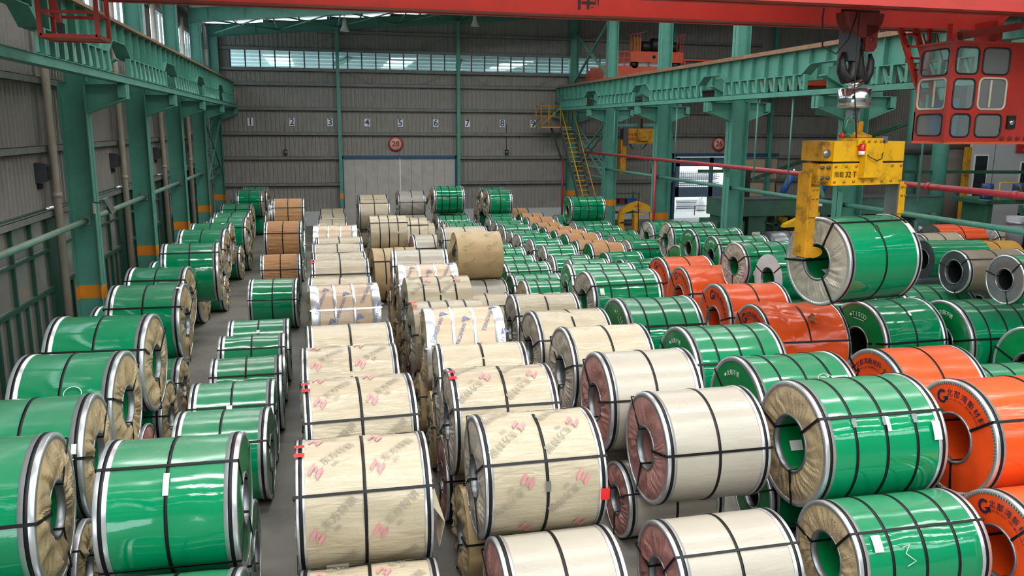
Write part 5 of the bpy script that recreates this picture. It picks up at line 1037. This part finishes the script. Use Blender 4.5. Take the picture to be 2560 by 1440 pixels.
# --- yellow stairs
stp = empty('steel_stairs', (12.0, 41.3, 0), label='yellow steel stairs rising to a landing at the end wall', cat='stairs')
a, b = Vector((.1, -.1, 5.0)), Vector((.35, -4.0, 0.05)); wd = .62
for s in (0, wd): MB().bar(a+Vector((s, 0, 0)), b+Vector((s, 0, 0)), .05, .22).build('stringer', mat('dark_stringer', '#4a5350', .5), stp)
td = MB().box(0, wd, -.1, .1, -.018, .018).mesh('tread', STAIRY)
for k in range(22): p = a.lerp(b, (k+.5)/22); link('tread', td, stp, loc=p)
for s in (0, wd):
    o = Vector((s, 0, .95)); MB().tube([a+o, b+o], .03, 8).build('handrail', STAIRY, stp)
    for k in range(0, 5): p = a.lerp(b, k/4.); MB().tube([p+Vector((s, 0, 0)), p+o], .018, 6).build('baluster', mat('dark_stringer', '#4a5350', .5), stp)
MB().box(-.95, .75, -.1, .9, 4.96, 5.02).build('landing', STAIRY, stp)
for p in ((-.95, -.1), (-.55, -.1), (.08, -.1), (-.95, .9), (-.2, .9), (.75, .9)): MB().tube([(p[0], p[1], 5), (p[0], p[1], 6.05)], .022, 6).build('post', STAIRY, stp)
MB().tube([(.08, -.1, 6.05), (-.95, -.1, 6.05), (-.95, .9, 6.05), (.75, .9, 6.05)], .022, 6).tube([(.08, -.1, 5.5), (-.95, -.1, 5.5), (-.95, .9, 5.5), (.75, .9, 5.5)], .018, 6).bar((-.9, -.1, 5.1), (.05, -.1, 5.95), .03, .03).build('handrail', STAIRY, stp)
MB().bar((-1.3, .2, 5.0), (-.9, .2, 5.5), .06, .06).bar((-.3, .3, 5.0), (.4, .6, 3.3), .08, .08).build('bracket', mat('dark_stringer', '#4a5350', .5), stp)
# --- rack, tongs, barriers
rk = empty('storage_rack', (15.2, 40.2, 0), label='green open rack with boxes against the end wall by the column', cat='rack')
for x in (-.75, .75):
    for y in (-.4, .4): MB().box(x-.03, x+.03, y-.03, y+.03, 0, 1.7).build('post', DKGREEN, rk)
for z in (.25, .7, 1.15): MB().box(-.78, .78, -.42, .42, z-.04, z).build('shelf', DKGREEN, rk)
MB().bar((-.75, -.4, 1.68), (.75, -.4, 1.68), .05, .05).build('top_rail', DKGREEN, rk)
for x, wd, m, lab in ((.42, .5, BLUE, 'blue crate on the upper shelf of the green rack'), (-.1, .35, DKRED, 'dark red box on the upper shelf of the green rack'), (-.5, .35, BARED, 'dark grey box at the left of the upper rack shelf')):
    b_ = empty('crate', (15.2+x, 40.2, 1.153), label=lab, cat='crate'); MB().box(-wd/2, wd/2, -.2, .2, 0, .03).build('base', m, b_)
    for q in (-wd/2, wd/2-.02): MB().box(q, q+.02, -.2, .2, .03, .24).build('side', m, b_)
    for q in (-.2, .18): MB().box(-wd/2, wd/2, q, q+.02, .03, .24).build('side', m, b_)
tg = empty('coil_tongs', (14.75, 37.0, 0), label='yellow coil tongs standing on the floor by the orange banded column', cat='tongs')
arc = [(-.7, 0), (-.82, .55), (-.78, 1.05), (-.42, 1.38), (0, 1.5), (.42, 1.38), (.78, 1.05), (.82, .55), (.7, 0)]
TY = mat('tong_yellow_paint', '#d39a1c', .5, var=.1)
def tongside(a, b, wd): 
    mb = MB()
    for p, q in zip(a, b): mb.bar((p[0], 0, p[1]), (q[0], 0, q[1]), .3, wd, (0, 1, 0))
    return mb
for s in (-1, 1):
    for k, (p, q) in enumerate((((.72, 0), (.84, .55)), ((.84, .5), (.78, 1.08)))): MB().bar((s*p[0], 0, p[1]), (s*q[0], 0, q[1]), .26, .2, (0, 1, 0)).build('tong_arm', TY, tg)
    MB().prism([(0, 1.2), (s*.8, .95), (s*.84, 1.15), (s*.4, 1.42), (0, 1.55)][::s], -.12, .12, 'y').build('tong_shoulder', TY, tg)
MB().box(-.17, .05, -.15, .15, .15, .95).box(-.2, .35, -.12, .12, .88, .98).build('centre_post', TY, tg); MB().tube([(0, 0, 1.5), (-.05, 0, 1.6), (0, 0, 1.7), (.05, 0, 1.6), (0, 0, 1.5)], .02, 6).build('lifting_eye', BLACKP, tg)
MB().tube([(0, -.14, 1.5), (.03, -.15, .2)], .02, 6).build('hanging_chain', BLACKP, tg); mb = MB(); put_text(mb, '限载25T', lambda u, v: (u, -.128, 1.3+v), .11, .003); mb.build('painted_text', SIGNRED, tg)
MB().box(-.6, .6, -.3, .3, 0, .12).build('foot_plate', BARED, tg)
for k, x in enumerate((13.62, 13.78, 13.94, 14.1)): MB().box(-.05, .05, -.05, .05, 0, 1.25).build('guard_post', ORANGEBAND, loc=(x, 30.3, 0), label='orange guard post beside the column, %s from the column' % ORD[k], cat='post', group='orange guard posts')
# --- yard beyond the open door: stacked sheets, bulk bags
SHW = mat('white_sheet_stack', '#e8e6e4', .5, var=.05); SHG = mat('grey_sheet_edge', '#8d93a0', .5)
k = 0
for bx, by, bz, L, D, n, th in ((21.2, 49.0, 0, 4.6, 1.6, 5, .09), (20.6, 52.0, .0, 5.5, 1.8, 16, .11)):
    for j in range(n):
        o = empty('sheet_bundle', (bx+.06*((j*5) % 3), by, bz+j*(th+.025)), label='flat sheet bundle in the %s stack beyond the open door, %s from the ground' % ('short front' if n < 9 else 'tall rear', ORD[j]), cat='sheet', group='stacked sheets in the yard'); 
        MB().box(0, L, -D/2, D/2, 0, th*.6).build('sheet_pack', SHW if (j % 3 == 2 or j == n-1) else SHG, o); MB().box(.02, L-.02, -D/2-.01, D/2+.01, th*.6, th).build('top_sheet', SHW, o)
for x, y, s in ((20.05, 46.6, 1.0), (20.95, 47.2, .8), (23.0, 47.0, .7)):
    bg_ = empty('bulk_bag', (x, y, 0), label='white bulk bag in the yard, %s' % {1.0: 'largest beside the door jamb', .8: 'smaller one behind the largest bag', .7: 'right one in front of the sheets'}[s], cat='bag')
    mb = MB().lathe([(0, 0), (.4*s, 0), (.5*s, .1*s), (.52*s, .45*s), (.45*s, .75*s), (.22*s, .95*s), (.08*s, 1.05*s), (.1*s, 1.15*s)], n=20); o = mb.build('sack', SHW, bg_)
    for q in (-.2, .2): MB().tube([(q*s, 0, .85*s), (q*1.3*s, 0, 1.15*s), (q*.8*s, .0, .88*s)], .02, 6).build('lifting_loop', SHW, bg_)
yr = empty('yard_rail', (22.2, 44.2, 0), label='thin dark red rail outside the open door', cat='rail'); MB().bar((-1.0, 0, .55), (1.5, 0, .5), .04, .04).build('bar', DKRED, yr); 
for x in (-1, .2, 1.5): MB().box(x-.02, x+.02, -.02, .02, 0, .55).build('post', DKRED, yr)
# --- slitting line and other machines in the far bay
mc = empty('slitting_line_gantry', (16.6, 26.0, 0), label='dark green machine gantry with a wide beam behind the guard pipe', cat='machine')
for x in (-3.0, -2.05, 1.9, 4.6): MB().box(x-.3, x+.3, -.5, .5, 0, 2.1).build('leg', mat('machine_green', '#30574a', .5, var=.15, stain='#22382f', stain_amt=.4), mc)
MG = MATS['machine_green']
MB().box(-3.4, 5.2, -.6, .6, 2.05, 2.6).build('beam', MG, mc); MB().box(-3.6, -2.6, -.7, .7, 0, 1.9).build('control_housing', DKGREEN, mc); MB().box(-3.4, 5.2, -.62, .62, 2.6, 2.64).build('top_plate', BARED, mc)
MB().cbox((-2.05, -.515, 1.35), (.3, .02, .3)).build('warning_plate', WHITE, mc); mb = MB(); put_text(mb, '闲人', lambda u, v: (-2.05+u, -.53, 1.35+v), .13, .004); mb.build('plate_text', INKBLACK, mc)
MB().cbox((.2, -.61, 2.42), (.34, .02, .12)).build('name_plate', WHITE, mc)
for k, x in enumerate((-.6, .9)):
    cy = empty('hydraulic_cylinder', (16.6+x, 26.1, 2.64), label='blue hydraulic cylinder leaning on the machine gantry, %s one' % ('left', 'right')[k], cat='cylinder')
    MB().tube([(-.2, 0, .05), (.15, 0, .75)], .11, 14).build('barrel', BLUE, cy); MB().tube([(.15, 0, .75), (.25, 0, .95)], .05, 10).build('rod', CHROME, cy); MB().box(-.35, -.05, -.15, .15, 0, .12).build('mount', DKGREEN, cy); MB().tube([(.1, -.1, .8), (-.3, -.12, .85), (-.55, -.12, .5), (-.5, -.1, .1)], .02, 6).build('hose', BLACKP, cy)
MB().bar((16.9, 25.9, 3.55), (17.3, 25.9, 2.6), .14, .14).build('strut', GREEN, label='green inclined strut on top of the machine gantry', cat='strut')
bm = empty('cylinder_stand', (14.5, 26.3, 2.64), label='black upright cylinder stand on the left of the machine gantry', cat='machine'); MB().box(-.08, .12, -.1, .1, 0, .95).build('barrel', BLACKP, bm); MB().tube([(-.3, 0, 0), (-.3, 0, .8), (-.1, 0, .9)], .02, 6).build('pipe', BLACKP, bm); MB().cbox((-.3, 0, .25), (.16, .1, .08)).build('valve', BLACKP, bm)
ya = empty('tilting_boom', (16.0, 25.0, 1.75), label='yellow machine arm pointing left under the green gantry', cat='machine')
MB().prism([(-.75, -.05), (-.7, .06), (.35, .5), (.55, .45), (.6, .2), (.45, .05), (.35, .1), (.3, .0)], -.12, .12, 'y').build('arm_plate', mat('arm_yellow', '#e0b41a', .4), ya); MB().lathe([(0, -.16), (.08, -.16), (.08, .16), (0, .16)], (.42, 0, .3), 'y', 14).build('pivot', DSTEEL, ya); MB().box(.3, .6, -.15, .15, -1.75, .1).build('pedestal', BARED, ya)
un = empty('uncoiler', (15.1, 24.6, 0), label='grey steel coil on the uncoiler in front of the machine gantry', cat='machine')
MB().lathe([(.25, -.6), (.62, -.6), (.62, .5), (.25, .5)], (0, 0, 1.0), 'x', 40).build('steel_strip_coil', BARE, un); MB().lathe([(0, -.7), (.25, -.7), (.25, .9), (0, .9)], (0, 0, 1.0), 'x', 24).build('mandrel', DSTEEL, un); MB().box(.55, 1.1, -.4, .4, 0, 1.4).build('drive_housing', DKGREEN, un); MB().lathe([(.63, -.1), (.64, -.08), (.64, .08), (.63, .1)], (0, 0, 1.0), 'x', 40).build('strap', BARED, un)
dk = [('control_rack', (17.6, 28.6), 1.4, .8, 2.3, DKGREEN, 'dark control panel rack behind the blue cylinders'), ('tension_stand', (20.2, 29.0), 1.8, .8, 2.0, MG, 'green tension stand in the middle of the far machines'), ('cutting_frame', (23.0, 30.6), 1.8, .8, 2.2, BARED, 'dark cutting frame left of the round green column'), ('machine_housing', (19.3, 24.0), 1.5, 1.0, 1.9, DKGREEN, 'dark green machine housing with a round gauge behind the grab'), ('machine_housing', (21.2, 24.3), 1.8, 1.0, 1.5, BARED, 'dark grey machine block behind the welding light'), ('tool_cabinet', (24.6, 22.0), 1.4, .8, 2.3, DKGREEN, 'green tool cabinet frame behind the far orange coil'), ('tool_rack', (26.8, 22.0), 1.6, .8, 2.6, DKGREEN, 'tall green tool rack with small parts at the right edge'), ('press_frame', (21.4, 20.6), 1.2, .8, 2.75, MG, 'green press frame holding a grey bucket'), ('roller_stand', (19.6, 23.4), 1.2, .7, 1.4, DKGREEN, 'low green roller stand right of the hanging coil')]
for n_, (x, y), wd, dp, h, m, lab in dk:
    o = empty(n_, (x, y, 0), label=lab, cat='machine')
    for q in (-wd/2, wd/2-.1):
        for r in (-dp/2, dp/2-.1): MB().box(q, q+.1, r, r+.1, 0, h).build('upright', m, o)
    for z in np.arange(.3, h, .55): MB().box(-wd/2, wd/2, -dp/2, dp/2, z-.05, z).build('shelf', m, o)
    MB().box(-wd/2+.1, wd/2-.1, dp/2-.06, dp/2, .1, h-.1).build('back_plate', BARED, o)
    rr = random.Random(int(x*10))
    for z in np.arange(.3, h-.3, .55):
        for k in range(4):
            xx = -wd/2+.2+k*(wd-.4)/3; hh = rr.uniform(.12, .38)
            if rr.random() < .5: MB().box(xx-.1, xx+.1, -.2, .1, z, z+hh).build('machine_part', rr.choice((BARED, DSTEEL, MG, BLACKP, YELLOW2)), o)
            else: MB().lathe([(0, 0), (.1, 0), (.1, hh), (.06, hh+.03), (0, hh+.03)], (xx, -.05, z), n=14).build('machine_part', rr.choice((BARED, DSTEEL, MG, BLACKP)), o)
sp = empty('welding_point', (20.9, 24.45, 1.55), label='bright white welding arc among the machines', cat='welding light'); MB().lathe([(0, -.05), (.035, -.035), (.05, 0), (.035, .035), (0, .05)], n=12).build('arc', SPARK, sp); MB().tube([(.0, .02, -.1), (.02, .02, .02), (.3, .1, .5)], .015, 6).build('torch', BLACKP, sp)
wl_ = bpy.data.lights.new('welding_glow', 'POINT'); wl_.energy = 25; wl_.color = (.8, .9, 1); wl_.shadow_soft_size = .05; wo = bpy.data.objects.new('welding_glow', wl_); COL.objects.link(wo); wo.location = (20.8, 24.2, 1.7)
bk_ = empty('grey_bucket', (20.0, 20.2, 1.65), label='grey bucket held in the green press frame', cat='bucket'); MB().lathe([(0, 0), (.22, 0), (.27, .85), (.25, .85), (.2, .03), (0, .03)], n=24).build('pail', mat('grey_pail', '#8f8f98', .5), bk_); MB().lathe([(.24, .6), (.29, .62), (.29, .7), (.25, .72)], n=24).build('rim_band', DSTEEL, bk_)
tb_ = empty('work_table', (20.45, 22.2, 1.75), label='tilted beige work lamp panel above the yellow stand', cat='table'); MB().bar((-.45, 0, .15), (.45, 0, .15), .35, .05, (0, .5, 1)).build('top', mat('beige_panel', '#c9b48a', .4), tb_); MB().box(-.4, -.34, .1, .16, -1.75, .12).box(.34, .4, .1, .16, -1.75, .12).build('legs', YELLOW2, tb_)
for k, (x, y) in enumerate(((22.4, 24.0), (23.9, 24.2))):
    mo = empty('blue_motor', (x, y, 2.6), label='dark blue upright motor on the far machine deck, %s one' % ('left', 'right')[k], cat='motor'); MB().lathe([(0, 0), (.2, 0), (.2, .5), (.17, .58), (0, .6)], n=20).build('body', mat('motor_blue', '#1b3a66', .4), mo); MB().lathe([(.24, .0), (.24, .05), (.1, .05)], n=20).build('flange', DKGREEN, mo)
MB().box(-3, 3.4, -.8, .9, -.15, 0).box(-2.8, -2.6, -.6, .6, -2.6, -.15).box(3.0, 3.2, -.6, .6, -2.6, -.15).build('machine_deck', DKGREEN, loc=(25.6, 24.9, 2.6), label='dark green machine deck carrying the blue motors', cat='platform')
for x, b2 in ((25.0, 0), (22.9, 1)): MB().tube([(0, 0, 0), (0, 0, .6), (.7, 0, .6), (1.1, 0, .1)], .025, 6).build('yellow_handrail', STAIRY, loc=(x, 24.0, 2.6), label='thin yellow handrail on the machine deck, %s one' % ('right', 'left')[b2], cat='rail')
MB().box(-.1, .1, -.1, .1, 0, 4.3).build('yellow_post', YELLOW2, loc=(26.1, 29.2, 0), label='ochre post in front of the white office wall', cat='post')
MB().tube([(21.5, 33, 4.15), (29.4, 33, 4.15), (30.1, 33, 4.0), (30.3, 33, 3.5), (30.3, 33, .5)], .3, 18).build('extraction_duct', mat('grey_duct', '#5d5c5c', .45, metal=.3, dust=.6), label='fat grey extraction duct bending down before the office wall', cat='duct')
MB().tube([(0, 0, 0), (0, 0, 3.8)], .62, 24).lathe([(.62, 3.8), (.4, 4.1), (0, 4.15)], n=24).build('dust_tank', mat('brown_grey_tank', '#5a524c', .5), loc=(27.6, 31.6, 0), label='tall dark grey tank left of the office wall', cat='tank')
of = empty('office_wall', (26.9, 30.2, 0), kind='structure')
OW = mat('office_white_panel', '#b6b8bb', .6, var=.04)
MB().box(.3, 4.2, 0, .15, 0, 6.5).build('wall_panel', OW, of); MB().box(1.44, 1.47, -.01, 0, 0, 6.5).build('panel_joint', GIRT, of)
for x0, x1, z0, z1 in ((.5, 1.1, 2.0, 3.9), (2.9, 4.1, 2.2, 3.6)):
    o = MB().box(x0-.06, x1+.06, -.03, .0, z0-.06, z1+.06).build('window_frame', WHITE, of); MB().box(x0, x1, -.04, -.03, z0, z1).build('pane', mat('dark_pane', '#20282a', .1), o); MB().box(x0, x1, -.05, -.03, (z0+z1)/2+.25, (z0+z1)/2+.3).build('transom', WHITE, o)
sg = empty('red_banner', (29.75, 30.1, 4.28), label='red sign with a yellow character on the office wall', cat='sign'); MB().box(-.4, 1.2, -.02, 0, -.25, .3).build('board', SIGNRED, sg); mb = MB(); put_text(mb, '见', lambda u, v: (.12+u, -.03, .02+v), .42, .01); mb.build('character', mat('banner_yellow', '#d8c04a', .5), sg)
MB().bar((13.5, 28, 3.45), (31, 28, 3.3), .1, .12).build('far_guard_rail', DKGREEN, label='dark green rail passing before the round column and office wall', cat='rail')
tr_ = empty('crane_truss', (13.9, 22, 5.45), label='dark green lattice beam under the far runway behind the scale', cat='truss', kind='structure')
MB().bar((.4, 0, 0), (9, 10, 0), .12, .12).build('chord', DKGREEN, tr_); MB().bar((.4, 0, .5), (9, 10, .5), .12, .12).build('chord', DKGREEN, tr_)
for k in range(14): a = Vector((.4, 0, 0)).lerp(Vector((9, 10, 0)), k/14); b = Vector((.4, 0, .5)).lerp(Vector((9, 10, .5)), (k+1)/14); MB().bar(a, b, .05, .05).build('lattice_bar', DKGREEN, tr_)
laced('laced_brace', 22.0, (28, 5.2), (40, 2.2), 'dark laced diagonal brace in the far bay falling right', DKGREEN, 20)
# --- lamps
for x, y, lab in ((1.35, 40.2, 'white bell shaped high bay lamp under the left rafter'), (7.6, 41, 'small bell lamp under the roof near the second wall post')):
    l_ = empty('high_bay_lamp', (x, y, roof_z(x)-.95), label=lab, cat='lamp'); MB().lathe([(.22, 0), (.2, .05), (.1, .28), (.09, .5), (.05, .55)], n=24).build('reflector', WHITE, l_); MB().tube([(0, 0, .5), (0, 0, .8)], .02, 6).build('rod', DSTEEL, l_); MB().lathe([(0, .02), (.08, .04), (.06, .14), (0, .16)], n=14).build('bulb', WHITE, l_)
